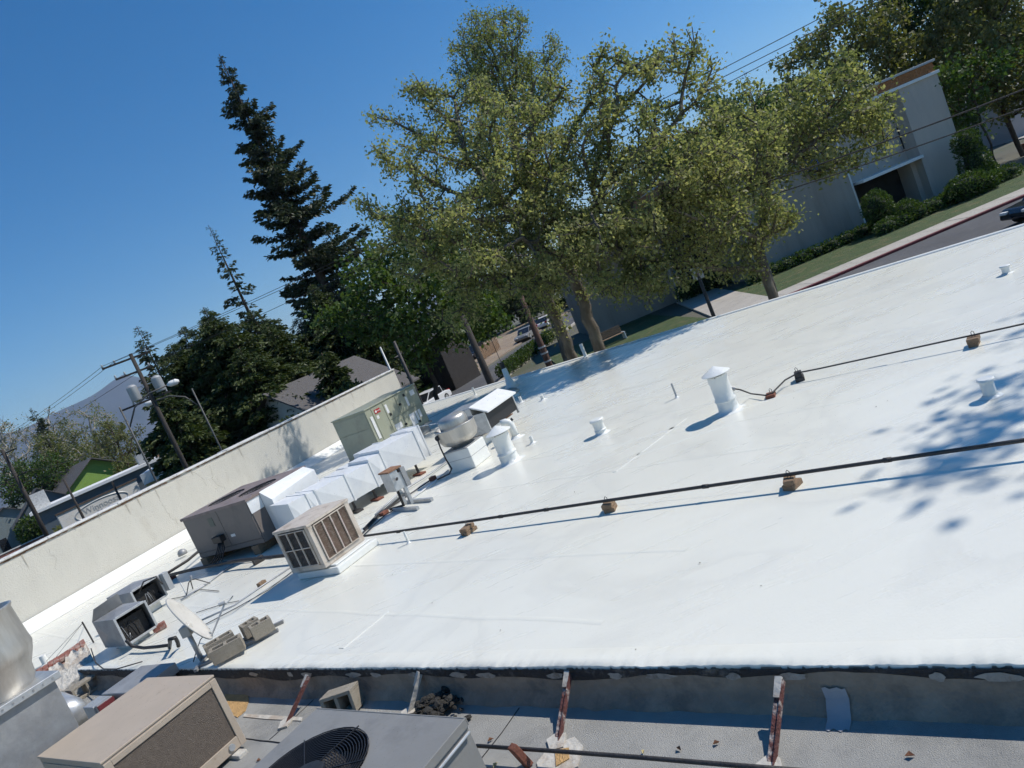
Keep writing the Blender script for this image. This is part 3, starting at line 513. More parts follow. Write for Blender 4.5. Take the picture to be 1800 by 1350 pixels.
# --- brown packaged unit
BU = Vector((-5.0, 12.12, 0))
bu = T('brown_rooftop_unit', 'brown-grey rooftop air handler with two fan openings beside the cream wall', 'air conditioner', BU, TU)
BWd, BDp, BZ0, BZ1 = 1.95, 1.45, .17, 1.0
for xx in (-BWd+.1, -.3): MB().box(xx-.07, xx+.12, -.04, BDp+.1, .0, BZ0).build('sleeper', wood, bu, bev=.01)
MB().box(-BWd, 0, .02, BDp, BZ0, BZ1-.03).build('cabinet', brown, bu, bev=.008)
for x0, x1 in ((-BWd+.02, -BWd*.46), (-BWd*.46+.012, -.02)): MB().box(x0, x1, -.006, .02, BZ0+.1, BZ1-.05).build('access_panel', brown, bu, bev=.004)
MB().box(-BWd+.02, -.02, .0, .02, BZ0+.005, BZ0+.09).build('base_rail', brown, bu)
m = MB(); nf = 28
def holed_top(m, x0, x1, y0, y1, z, holes, th):
    # flat sheet as a fan of quads between circles and their cells
    for (cx_, cy_, r_), (a0, a1) in holes:
        cell = [(a0, y0), (a1, y0), (a1, y1), (a0, y1)]; vs = []; n = 32
        for i in range(n):
            t = 2*math.pi*i/n; c_, s_ = math.cos(t), math.sin(t); vs.append((cx_+r_*c_, cy_+r_*s_, z))
            k_ = min((a1-cx_)/c_ if c_ > 1e-6 else 1e9, (a0-cx_)/c_ if c_ < -1e-6 else 1e9, (y1-cy_)/s_ if s_ > 1e-6 else 1e9, (y0-cy_)/s_ if s_ < -1e-6 else 1e9); vs.append((cx_+k_*c_, cy_+k_*s_, z))
        corners = [(x_, y_, z) for x_, y_ in cell]; o = 2*n; vs += corners
        fs = []
        for i in range(n):
            j = (i+1) % n; a, b = Vector(vs[2*i+1]), Vector(vs[2*j+1]); fs.append((2*i, 2*i+1, 2*j+1, 2*j))
            if abs(a.x-b.x) > 1e-5 and abs(a.y-b.y) > 1e-5:
                for ci, cpt in enumerate(corners):
                    if (abs(cpt[0]-a.x) < 1e-5 or abs(cpt[0]-b.x) < 1e-5) and (abs(cpt[1]-a.y) < 1e-5 or abs(cpt[1]-b.y) < 1e-5): fs.append((2*i+1, o+ci, 2*j+1))
        m.add(vs, fs)
holes = [((-BWd*.76, BDp*.5, .36), (-BWd-.02, -BWd*.52)), ((-BWd*.27, BDp*.5, .36), (-BWd*.52, .02))]
holed_top(m, -BWd-.02, .02, -.02, BDp+.02, BZ1, holes, .0)
m.box(-BWd-.02, .02, -.02, -.012, BZ1-.05, BZ1-.001); m.box(.012, .02, -.011, BDp+.02, BZ1-.05, BZ1-.001); m.build('top_panel', browntop, bu)
def grille(par, c, r_, z, mat, n=9, spokes=4, wr=.004):
    g = MB()
    for i in range(1, n+1):
        rr = r_*i/n; pts = [(c[0]+rr*math.cos(2*math.pi*k_/32), c[1]+rr*math.sin(2*math.pi*k_/32), z) for k_ in range(33)]; g.tube(pts, wr, 4, cap=False)
    for k_ in range(spokes):
        a = math.pi*2*k_/spokes+.4; g.tube([(c[0]+.1*r_*math.cos(a), c[1]+.1*r_*math.sin(a), z+.004), (c[0]+r_*1.04*math.cos(a), c[1]+r_*1.04*math.sin(a), z+.004)], wr*1.3, 4)
    return g.build('fan_guard', mat, par)
for (cx_, cy_, r_), _ in holes:
    MB().lathe([(r_, BZ1-.001), (r_-.015, BZ1-.12)], 28, (cx_, cy_, 0), cap0=False, cap1=False).build('fan_ring', black, bu, smooth=True); MB().lathe([(r_-.02, BZ1-.13), (.02, BZ1-.125)], 24, (cx_, cy_, 0), cap0=False).build('fan_well', dark, bu)
    grille(bu, (cx_, cy_), r_, BZ1-.012, iron, 7)
MB().box(-BWd*.62, -BWd*.55, -.012, -.006, .7, .86).build('nameplate', greend, bu); MB().box(-BWd*.4, -BWd*.34, -.013, -.0065, .42, .47).build('sticker', label, bu)
MB().box(-1.2, -.95, -.12, -.008, .4, .52).build('conduit_box', black, bu, bev=.01)
bw = MB()
for i in range(5): bw.tube([(-1.1+.03*i, -.07, .42), (-1.15+.05*i, -.12, .3), (-1.3+.09*i, -.16-.02*i, .16), (-1.55+.1*i, -.2, .04)], .012, 5)
bw.build('wiring', black, bu, smooth=True)
# --- white ducts running away from the brown unit
def duct(par, x0, x1, y0, y1, z0, z1, ribs=True):
    m = MB(); u, v, w_ = Vector((x1-x0, 0, 0)), Vector((0, y1-y0, 0)), Vector((0, 0, z1-z0))
    m.xpanel((x0, y0, z0), u, w_, (0, -1, 0)); m.xpanel((x1, y0, z0), v, w_, (1, 0, 0)); m.xpanel((x1, y1, z0), -u, w_, (0, 1, 0)); m.xpanel((x0, y1, z0), -v, w_, (-1, 0, 0)); m.xpanel((x0, y0, z1), u, v, (0, 0, 1)); m.xpanel((x0, y1, z0), u, -v, (0, 0, -1))
    o = m.build('duct_section', ductwhite, par)
    if ribs:
        f = MB(); t = .014; yy = y1-.012
        f.box(x0-t, x0, yy, yy+.03, z0-t, z1+t); f.box(x1, x1+t, yy, yy+.03, z0-t, z1+t); f.box(x0, x1, yy, yy+.03, z1, z1+t); f.box(x0, x1, yy, yy+.03, z0-t, z0); f.build('flange', ductwhite, o)
    return o
DO, DT = Vector((-4.69, 12.18, 0)), R(-50)
dn = T('sheet_metal_duct', 'nearer white sheet-metal duct raised on small posts behind the cooler', 'duct', DO, DT, 'white ducts')
duct(dn, .0, .82, 0, .34, .02, .72); duct(dn, .05, .82, .345, .5, .12, .71)
for a, b, zt in ((.505, 1.1, .70), (1.105, 1.62, .68), (1.625, 1.9, .74), (1.905, 2.72, .80)): duct(dn, .06, .84, a, b, .22, zt)
for y_ in (1.05, 1.5, 2.5):
    MB().box(.74, .775, y_, y_+.035, .036, .238).build('post', iron, dn); MB().box(.62, .9, y_-.05, y_+.09, .002, .035).build('foot_plate', redwoodb if y_ != 1.05 else iron, dn, bev=.006)
df = T('sheet_metal_duct', 'farther white sheet-metal duct between the wall and the nearer duct', 'duct', DO, DT, 'white ducts')
for a, b, zt in ((1.3, 1.75, .60), (1.755, 2.2, .62), (2.205, 2.7, .72)): duct(df, -.78, -.1, a, b, .14, zt)
duct(df, -.095, .62, 2.76, 3.0, .2, .82)
for y_ in (1.5, 2.0, 2.5): MB().box(-.5, -.45, y_, y_+.04, .002, .138).build('post', iron, df)
hp = T('supply_plenum', 'tall white plenum box joined to the side of the brown unit', 'duct', BU, TU, 'white ducts')
m = MB(); m.add([(.005, .3, 1.0), (.005, 1.42, 1.0), (.26, 1.42, .88), (.26, .3, .80), (.26, 1.42, .15), (.26, .3, .15), (.005, .3, .15), (.005, 1.42, .15)], [(0, 1, 2, 3), (2, 4, 5, 3), (0, 3, 5, 6), (1, 7, 4, 2)]); m.build('plenum', ductwhite, hp)
m = MB(); m.xpanel((.0051, .0, .72), (0, .295, 0), (0, 0, .275), (1, 0, 0), .006); m.build('side_panel', ductwhite, hp)
# --- green packaged unit
gu = T('green_rooftop_unit', 'large sage green packaged rooftop unit with red badge and white stickers', 'air conditioner', (-3.42, 16.52, 0), TU)
gx, gy, z0_, z1_ = 1.1, 2.05, .22, 1.3
MB().box(-gx+.05, -.05, .05, gy-.05, .002, z0_-.02).build('curb', galvd, gu); MB().box(-gx-.02, .04, -.02, gy+.04, z0_-.02, z0_+.03).build('base_rail', galvd, gu, bev=.006)
MB().box(-gx, 0, 0, gy, z0_+.03, z1_-.03).build('cabinet', green, gu, bev=.006)
m = MB(); m.box(-gx-.025, .025, -.025, gy+.025, z1_-.03, z1_); m.build('top_panel', green, gu, bev=.012)
for a, b, c_, d in ((.22, .62, .28, 1.24), (.66, 1.12, .78, 1.24), (.66, 1.12, .28, .76), (1.16, 2.0, .78, 1.24), (1.16, 2.0, .28, .76)): MB().box(0, .012, a, b, c_, d).build('access_panel', green, gu, bev=.004)
for a, b in ((-gx+.03, -.03),): MB().box(a, b, -.012, 0, .86, 1.22).build('coil_panel', greend if False else green, gu, bev=.004); MB().box(a, b, -.010, 0, .28, .84).build('coil_panel', green, gu, bev=.004)
bd = MB().box(.013, .02, .29, .50, 1.08, 1.18).build('badge', red, gu); m = MB()
m.lathe([(.030, 0), (.030, .002)], 16, m=Matrix.Translation((.0215, .335, 1.13)) @ Matrix.Rotation(R(90), 4, 'Y')); m.build('badge_ring', label, bd)
def text(par, s, loc, rot, size, mat, name='lettering', ext=.001, sx=1.0):
    c = bpy.data.curves.new(name, 'FONT'); c.body = s; c.size = size; c.extrude = ext; c.align_x = 'CENTER'; c.align_y = 'CENTER'; c.resolution_u = 3
    o = bpy.data.objects.new(name, c); me = bpy.data.meshes.new_from_object(o); bpy.data.objects.remove(o); bpy.data.curves.remove(c)
    me.materials.append(mat); o = bpy.data.objects.new(name, me); COL.objects.link(o); o.parent = par; o.location = loc; o.rotation_euler = rot; o.scale = (sx, 1, 1); return o
text(bd, 'TRANE', (.0215, .43, 1.13), (R(90), 0, R(90)), .045, label)
for a, b, c_, d in ((.08, .17, .52, 1.08), (.30, .38, .95, 1.03), (.70, .78, .95, 1.17), (1.5, 1.58, .86, 1.1), (1.75, 1.93, 1.05, 1.18), (1.38, 1.6, .36, .66), (1.64, 1.72, .36, .66), (1.76, 1.86, .46, .66), (.75, 1.02, .48, .62), (.35, .44, .3, .42)): MB().box(.012, .0155, a, b, c_, d).build('sticker', label, gu)
for y_, z_ in ((.78, .9), (.98, .34), (1.68, .38), (1.5, 1.16)): MB().box(.016, .02, y_-.04, y_+.04, z_-.035, z_+.03).build('warning_label', black, gu)
for y_, z_ in ((1.22, 1.0), (1.13, .5), (1.16, .36)): MB().lathe([(.03, 0), (.03, .04), (.0, .045)], 12, m=Matrix.Translation((.012, y_, z_)) @ Matrix.Rotation(R(90), 4, 'Y')).build('door_knob', black, gu)
MB().tube([(.02, 1.2, .35), (.3, 1.3, .3), (.5, 1.6, .2), (.9, 1.7, .1)], .012, 6).build('drain_line', label, gu, smooth=True)
# --- upblast exhaust fan
ef = T('exhaust_fan', 'round aluminium upblast exhaust fan on a white curb with black cable', 'fan', G(829, 817), TU); ef.scale = (1.04,)*3
MB().box(-.26, .26, -.26, .26, 0, .36).build('curb', flash, ef, bev=.015); MB().box(-.24, .24, -.28, .24, .36, .38).build('curb_cap', galvd, ef, bev=.004)
MB().box(-.262, .262, -.262, .262, .2, .206).build('curb_seam', galvd, ef)
MB().lathe([(.17, .38), (.2, .42), (.3, .47), (.345, .56), (.35, .72), (.36, .74), (.345, .745), (.335, .62), (.1, .5)], 36, cap0=False).build('windband', alum, ef, smooth=True)
MB().lathe([(.235, .64), (.25, .7), (.25, .84), (.235, .88), (.2, .905), (.02, .93)], 32, wob=.0).build('motor_dome', alum, ef, auto=True)
MB().lathe([(.045, 0), (.045, .03), (.02, .035)], 14, m=Matrix.Translation((-.19, -.292, .66)) @ Matrix.Rotation(R(90), 4, 'X') @ Matrix.Rotation(R(0), 4, 'Y')).build('cable_gland', black, ef)
MB().tube([(-.19, -.32, .66), (-.185, -.34, .5), (-.17, -.35, .3), (-.13, -.36, .12), (-.2, -.38, .05), (-.45, -.42, .02)], .013, 7).build('cable', black, ef, smooth=True)
# --- make-up air unit with hood
ma = T('intake_air_unit', 'pale metal make-up air unit with sloped intake hood and black filter', 'air unit', G(858, 776), TU)
MB().box(-.5, .12, -.3, .35, .0, .2).build('curb', flash, ma, bev=.01); MB().box(-.48, .1, -.28, .33, .22, .78).build('cabinet', galv, ma, bev=.008)
m = MB(); m.add([(.1, -.28, .80), (.1, .9, .80), (.46, .9, .62), (.46, -.28, .62), (.1, -.28, .77), (.1, .9, .77), (.46, .9, .59), (.46, -.28, .59)], [(0, 1, 2, 3), (7, 6, 5, 4), (0, 3, 7, 4), (1, 5, 6, 2), (3, 2, 6, 7)]); m.build('hood', ductwhite, ma)
MB().box(.1, .34, .34, .9, .3, .66).build('hood_body', galv, ma, bev=.006); MB().box(.345, .36, -.24, .86, .28, .6).build('filter', black, ma)
MB().box(.1, .342, -.27, .33, .22, .62).build('intake_box', galv, ma); MB().box(.33, .37, -.28, -.245, .2, .62).build('frame', galv, ma); MB().box(.33, .37, .865, .9, .2, .62).build('frame', galv, ma); MB().box(-.3, .2, -.2, .9, .2, .218).build('rail', rust, ma)
# --- vents and pipes through the roof
def vent(lbl, px, py, r_, h, cap='cone', cat='vent pipe', collar=.55, mat=None, name='capped_vent', group=None, seed=0, capm=None):
    mat = mat or flash; o = T(name, lbl, cat, G(px, py), 0, group)
    MB().lathe([(r_*1.75, .002), (r_*1.35, .005), (r_*1.1, .02), (r_*1.03, h*.16)], 22, wob=.05, seed=seed, cap0=False, cap1=False).build('flashing', flash, o, smooth=True)
    pr = [(r_*1.06, .01), (r_*1.04, h*.3), (r_*1.12, h*.32), (r_*1.1, h*.36), (r_, h*.4), (r_, h*.8), (r_*1.03, h*.82), (r_*1.03, h)] if collar else [(r_, .0), (r_, h)]
    MB().lathe(pr, 24, wob=.012, seed=seed).build('pipe', mat, o, smooth=False, auto=True)
    if cap == 'cone':
        c = MB(); c.lathe([(r_*1.45, h+.02), (r_*1.47, h+.03), (r_*.05, h+.03+r_*.75)], 28, wob=.006, seed=seed+1); c.build('rain_cap', capm or flash, o, auto=True)
        for k_ in range(3): a = k_*2.1; MB().beam((r_*.98*math.cos(a), r_*.98*math.sin(a), h-.03), (r_*1.1*math.cos(a), r_*1.1*math.sin(a), h+.03), .015, .004).build('cap_strap', galvd, o)
        MB().lathe([(r_*.9, h), (r_*.9, h+.028)], 20).build('throat', dark, o)
    elif cap == 'flat':
        MB().lathe([(r_*1.25, h), (r_*1.3, h+.012), (r_*1.28, h+r_*.35), (r_*1.1, h+r_*.5)], 24, wob=.02, seed=seed).build('cap', capm or flash, o, auto=True)
    return o
vent('tallest white conical-capped vent with a pipe joined at its side', 1283, 722, .125, .5, 'cone', seed=1)
vent('white conical-capped vent beside the exhaust fan curb', 898, 812, .145, .5, 'cone', seed=2)
sv = vent('short white wrapped vent with tilted flat cap in the middle of the roof', 1058, 762, .085, .2, 'flat', seed=3)
vent('small white capped pipe near the far right roof edge', 1770, 481, .052, .10, 'flat', collar=0, seed=4)
vent('white capped pipe standing in the leaf shadow at right', 1742, 697, .055, .15, 'flat', collar=0, seed=5)
ev = T('elbow_vent', 'white vent pipe with sideways elbow next to the conical-capped vent', 'vent pipe', G(908, 770))
MB().lathe([(.17, .002), (.1, .02), (.075, .06)], 18, cap0=False, cap1=False).build('flashing', flash, ev, smooth=True); MB().tube([(0, 0, 0), (0, 0, .27), (-.02, .0, .32), (-.07, .01, .345), (-.16, .02, .35)], .07, 14).build('pipe', flash, ev, smooth=True); MB().tube([(.0, 0, .33), (.07, 0, .36)], .028, 10).build('cap', black, ev)
def stub(lbl, px, py, r_, h, mat=None, name='thin_pipe', lean=(0, 0)):
    o = T(name, lbl, 'pipe', G(px, py)); MB().lathe([(r_*2.8, .002), (r_*1.7, .006), (r_*1.15, .03)], 14, cap0=False, cap1=False).build('flashing', flash, o, smooth=True)
    MB().tube([(0, 0, 0), (lean[0], lean[1], h)], r_, 12).build('pipe', mat or flash, o, smooth=False, auto=True); return o
stub('thin bare metal vent pipe left of the tallest vent', 1190, 699, .016, .24, conduit)
stub('thin white pipe in front of the long gas pipe near the cooler', 719, 955, .016, .17)
stub('short white pipe right of the elbow vent', 937, 779, .03, .13)
stub('white pipe stub at the edge of the tree shadow', 955, 703, .04, .11)
stub('slim white pipe near the far edge behind the intake hood', 836, 694, .03, .25)
stub('low white pipe inside the tree shadow beside the silver turbine vent', 917, 707, .035, .14)
stub('tall white pipe with flared base at the far roof edge by the trunks', 1030, 628, .05, .4)
# silver mushroom vent and tapered stack at the far edge
tv = T('mushroom_vent', 'weathered silver mushroom vent in the tree shadow', 'vent', G(903, 698)); MB().lathe([(.2, 0), (.16, .04), (.15, .1)], 20, cap1=False).build('base', flash, tv, smooth=True); MB().lathe([(.2, .1), (.215, .12), (.205, .16), (.16, .21), (.06, .25), (.01, .26)], 28).build('hood', alum, tv, smooth=True)
ts = T('tapered_stack', 'white tapered vent stack with antenna mast at the far roof edge', 'vent pipe', G(900, 682)); MB().lathe([(.24, 0), (.13, .12), (.085, .3), (.075, .55), (.06, .6)], 18).build('stack', flash, ts, smooth=True); MB().lathe([(.062, .6), (.062, .78), (.03, .79)], 12).build('cap', black, ts); MB().tube([(0, 0, .78), (-.01, 0, 1.7)], .008, 6).build('mast', iron, ts)
# --- long gas pipes on blocks
def blocks(px, py, lbl, n=2, seed=0, mat=None, dz=.0):
    rgx = random.Random(seed); p = G(px, py); o = T('pipe_support', lbl, 'support block', p, math.atan2(ND.y, ND.x)+rgx.uniform(-.15, .15), 'pipe support blocks')
    z = .0
    for i in range(n):
        w_ = rgx.uniform(.045, .06); d_ = rgx.uniform(.07, .1); h = rgx.uniform(.042, .055); x = rgx.uniform(-.015, .015)
        MB().box(x-w_, x+w_, -d_, d_, z, z+h, Matrix.Rotation(rgx.uniform(-.25, .25), 4, 'Z')).build('wood_block', mat or wood, o, bev=.005); z += h+.001
    MB().tube([(-.012, .0, z), (-.012, 0, z+.05), (.0, 0, z+.065), (.015, 0, z+.05), (.015, 0, z)], .004, 5).build('strap', iron, o); return o
blocks(826, 936, 'splintered wood block pair under the long pipe near the cooler', 2, 1); blocks(1073, 897, 'wood block pair under the middle of the long pipe', 2, 2); blocks(1394, 856, 'wood block pair under the long pipe at right, left of the leaf shadow', 2, 3)
blocks(1716, 606, 'dark wood block under the upper pipe at the far right', 2, 4); b2 = blocks(1406, 668, 'charred dark block where the upper pipe bends down', 2, 5, iron); blocks(1358, 697, 'small rusty block beside the tallest vent', 1, 6, redwoodb)
gp = T('gas_pipe', 'long black iron gas pipe crossing the white roof on wood blocks', 'pipe')
pz = .125; pts = [G(x, y, pz) for x, y in ((628, 944), (826, 916), (1073, 879), (1393, 833), (1800, 774), (2100, 730))]
MB().tube(pts, .0165, 10).build('pipe', iron, gp, smooth=True)
m = MB()
for x, y in ((700, 934.5), (880, 908), (960, 896), (1240, 855), (1560, 808.5)): c = G(x, y, pz); d = (pts[3]-pts[2]).normalized(); m.tube([c-d*.03, c+d*.03], .021, 10)
m.build('coupling', iron, gp, smooth=True)
up_ = T('gas_pipe', 'thinner iron pipe running from the tallest vent to the far right', 'pipe')
a = G(1283, 722); pt2 = [a+Vector((.13, -.03, .26))]+[a+Vector((.2, -.05, .22)), G(1320, 692, .05)]+[G(x, y, z) for x, y, z in ((1345, 695, .055), (1358, 690, .06), (1380, 668, .085), (1404, 655, .115), (1440, 648, .115), (1715, 588, .115), (1850, 558, .115))]
MB().tube(pt2, .010, 10).build('pipe', iron, up_, smooth=True); MB().tube([pt2[0]+Vector((-.03, 0, .02)), pt2[0]+Vector((.02, -.01, -.01))], .028, 8).build('elbow', galvd, up_)
# --- electrical disconnect on strut stand
es = T('disconnect_stand', 'rusty-topped grey disconnect switch box on a steel strut stand', 'electrical box', G(732, 884), R(-50)); es.scale = (1.3,)*3
for y_ in (-.2, .02): MB().box(-.22, .34, y_-.02, y_+.02, .002, .042).build('strut_foot', galv, es)
for x_ in (-.08, .08): MB().box(x_-.02, x_+.02, -.12, -.08, .042, .46).build('strut_post', galv, es)
MB().box(-.1, .1, -.118, -.082, .15, .19).build('cross_strut', galv, es); MB().box(-.12, .12, -.08, -.02, .26, .50).build('back_plate', galvd, es)
bx = MB().box(-.11, .11, -.24, -.122, .27, .51).build('switch_box', galv, es, bev=.006); MB().box(-.12, .12, -.25, -.05, .512, .53).build('rusty_lid', rust, bx); MB().tube([(.125, -.18, .4), (.16, -.19, .42)], .015, 8).build('handle', iron, bx)
MB().tube([(-.03, -.15, .27), (-.04, -.15, .05), (-.3, -.2, .03)], .018, 8).build('conduit', iron, es, smooth=True)
# --- conduits lying on the roof
def line(lbl, pts, r_, mat, name='conduit', cat='conduit', zs=None):
    p = [G(x, y, (zs[i] if zs else r_+.01)) for i, (x, y) in enumerate(pts)]; o = MB().tube(p, r_, 7).build(name, mat, None, smooth=True); return tag(o, lbl, cat)
line('grey conduit from the disconnect stand towards the exhaust fan', [(660, 905), (700, 868), (757, 832), (800, 800)], .018, conduit, zs=[.05]*4)
line('thin dark conduit running behind the disconnect stand', [(625, 950), (670, 903), (730, 862), (765, 838)], .011, iron)
line('thin conduit along the right foot of the cooler curb', [(640, 940), (676, 906), (720, 880)], .009, iron)
line('black insulated refrigerant line lying behind the cooler', [(640, 930), (664, 905), (688, 888), (705, 873)], .022, black, 'refrigerant_line', 'pipe')
line('dark gas pipe from the wall to the brown unit', [(372, 950), (330, 985), (287, 1012)], .028, iron, 'gas_pipe', 'pipe', [.14]*3)
line('insulated dark pipe ending at the rusty block left of the brown unit', [(286, 1014), (330, 1003), (372, 994), (420, 985), (470, 980), (520, 974)], .03, iron, 'insulated_pipe', 'pipe', [.13]*6)
line('thin grey conduit crossing towards the satellite dish', [(318, 1055), (360, 1028), (412, 990), (446, 985)], .014, conduit)
line('long thin conduit from the cooler to the dish arm', [(355, 1090), (412, 1064), (462, 1029), (516, 994)], .013, conduit, zs=[.09]*4)
line('second thin line lying beside the long conduit', [(360, 1098), (420, 1066), (470, 1038), (514, 1004)], .006, iron, 'cable', 'cable')
line('short loose cable in front of the open metal hoods', [(300, 1053), (330, 1047), (352, 1036), (385, 1039)], .006, iron, 'cable', 'cable')
line('thin cable snaking between antenna tripod and dish', [(345, 1077), (375, 1067), (395, 1061), (420, 1056)], .005, iron, 'cable', 'cable')
line('grey cable curling in front of the near open hood', [(205, 1140), (240, 1130), (262, 1121), (290, 1100)], .006, conduit, 'cable', 'cable')
line('thin cable along the white roof edge by the brick stub', [(160, 1140), (168, 1165), (182, 1176), (205, 1176), (250, 1163)], .008, iron, 'cable', 'cable', [.1, .07, .06, .06, .03])
line('white conduit behind the exhaust fan curb', [(705, 890), (760, 850), (795, 820)], .012, label)
def woodblk(px, py, lbl, s=(.05, .09, .08), rz=.3, mat=None):
    o = MB().box(-s[0], s[0], -s[1], s[1], 0, s[2]).build('support_block', mat or redwoodb, None, bev=.006); o.location = G(px, py); o.rotation_euler.z = rz; return tag(o, lbl, 'support block')
woodblk(300, 1020, 'rusty red block under the pipe bend left of the brown unit', (.06, .1, .1), -.6); woodblk(456, 989, 'dark block under the insulated pipe near the cooler shadow', (.05, .09, .1), -.9, iron); woodblk(462, 1030, 'small dark block under the long thin conduit', (.04, .06, .07), -.6, wood); woodblk(762, 844, 'red block holding the conduit by the disconnect stand', (.05, .05, .07), -.6); woodblk(676, 904, 'red-brown block under the thin conduit beside the duct', (.05, .07, .05), -.6)
# --- little tripod antenna and whip
tr = T('antenna_tripod', 'small bent metal tripod mount standing on the roof behind the dish', 'antenna', G(345, 1038))
for a in (.2, 2.2, 4.4): MB().tube([(0, 0, .2), (.07*math.cos(a), .07*math.sin(a), .18), (.24*math.cos(a), .24*math.sin(a), .01)], .009, 6).build('leg', iron, tr)
MB().tube([(0, 0, .19), (.03, 0, .26)], .02, 8).build('hub', greymetal, tr)
wh = stub('slim white whip pipe beside the antenna tripod', 329, 1048, .01, .25, label)
pv2 = T('low_pipe_vent', 'white pipe with bent gooseneck against the cream wall foot', 'pipe', G(357, 958)); MB().tube([(0, 0, 0), (0, 0, .42), (-.03, .0, .47), (-.12, .02, .48), (-.16, .03, .44)], .028, 10).build('pipe', label, pv2, smooth=True); MB().lathe([(.09, 0), (.06, .2)], 14).build('boot', flash, pv2, smooth=True)
sc1 = T('scupper_vent', 'small domed grey vent cover on the wall cant strip', 'vent', G(322, 975, .05), TU); MB().lathe([(.1, 0), (.1, .06), (.07, .11), (.02, .13)], 16).build('cover', galvd, sc1, smooth=True)
# --- open galvanised hoods (stripped cooler cases)
def open_hood(lbl, loc, th, wx, dy, z0, z1, flap, seed):
    o = T('open_metal_hood', lbl, 'metal hood', loc, th, 'open galvanised hoods'); m = MB(); t = .004
    m.xpanel((-wx, 0, z0), (wx, 0, 0), (0, 0, z1-z0), (0, -1, 0), .03); m.xpanel((-wx, dy, z0), (wx, 0, 0), (0, 0, z1-z0), (0, 1, 0), .03); m.xpanel((-wx, 0, z0), (0, dy, 0), (0, 0, z1-z0), (-1, 0, 0), .03); m.xpanel((-wx, 0, z1), (wx, 0, 0), (0, dy, 0), (0, 0, 1), .05); m.add([(-wx, 0, z0), (0, 0, z0), (0, dy, z0), (-wx, dy, z0)], [(0, 1, 2, 3)])
    b = m.build('case', galvd, o); sm = b.modifiers.new('thick', 'SOLIDIFY'); sm.thickness = .006
    f = MB(); f.box(-.005, .012, -.012, .02, z0, z1); f.box(-.005, .012, dy-.02, dy+.012, z0, z1); f.box(-.005, .012, .02, dy-.02, z1-.02, z1+.012); f.box(-.005, .012, .02, dy-.02, z0-.01, z0+.02); f.build('opening_frame', galv, o, bev=.003)
    MB().box(-wx*.9, -.1, .04, dy-.04, z0+.01, z1*.82).build('dark_inside', dark, o)
    rgx = random.Random(seed)
    for i in range(5): y = dy*rgx.uniform(.2, .8); y2 = y+rgx.uniform(-.12, .12); h_ = rgx.uniform(.08, .26); p = MB(); p.tube([(-.095, y+(y2-y)*t_+rgx.uniform(-.015, .015), z0+.03+h_*math.sin(math.pi*t_)) if t_ not in (0,) else (-.1, y, z0+.02) for t_ in (0, .2, .4, .6, .8, 1)], .0045, 5); p.build('loose_wire', conduit if i % 2 else black, o, smooth=True)
    
    if flap:
        g = MB(); g.add([(-wx, .0, z1), (-wx, dy, z1), (-wx+.12, dy*.9, z1+.2), (-wx+.12, dy*.1, z1+.17)], [(0, 1, 2, 3)]); q = g.build('bent_flap', galvd, o); sm = q.modifiers.new('thick', 'SOLIDIFY'); sm.thickness = .005
    MB().box(-wx*.75, -.12, .08, dy-.08, 0, z0-.002).build('curb', flash, o, bev=.01); return o
h1 = open_hood('nearer open galvanised cooler case with torn wires and a raised flap', (-6.28, 9.56, 0), R(-36), .68, .46, .09, .50, True, 1)
h2 = open_hood('farther open galvanised cooler case by the wall with an electric box', (-6.78, 10.98, 0), R(-30), .70, .50, .14, .50, False, 2)
MB().box(-.02, .1, .52, .62, .2, .5).build('electric_box', greymetal, h2, bev=.006)
MB().tube([(.02, .1, .42), (.1, .2, .55), (.3, .3, .55), (.36, .3, .4)], .012, 7).build('pipe_loop', iron, h2, smooth=True)
line('thick black hose from the near open hood across the roof', [(222, 1126), (232, 1136), (252, 1139), (275, 1137), (297, 1134)], .022, black, 'hose', 'hose', [.2, .08, .06, .06, .06])
o = MB().tube([G(298, 1138, .02), G(299, 1130, .12), G(298, 1124, .2), G(308, 1121, .2), G(312, 1128, .1), G(314, 1136, .03)], .024, 8).build('hose_loop', black, None, smooth=True); tag(o, 'black insulated pipe loop rising from the roof by the dish mast', 'hose')
o = MB().box(-.09, .09, -.05, .05, .01, .1).build('loose_brick', brickm, None, bev=.006); o.location = G(283, 1108, 0); o.rotation_euler.z = .5; tag(o, 'orange-red brick lying behind the near open hood', 'brick')
gs = T('guyed_mast', 'short dark wire mast with guy wires left of the open hoods', 'antenna', G(165, 1130)); MB().tube([(0, 0, 0), (-.01, 0, .38)], .012, 6).build('mast', iron, gs); m = MB(); loc = G(165, 1130)
for q in ((75, 1172), (85, 1176), (150, 1100)): e_ = G(*q)-loc; m.tube([(-.01, 0, .36), (e_.x, e_.y, .02)], .004, 4)
m.build('guy_wires', iron, gs)
stub('short white capped pipe beside the galvanised fan at far left', 82, 1168, .05, .16, flash)
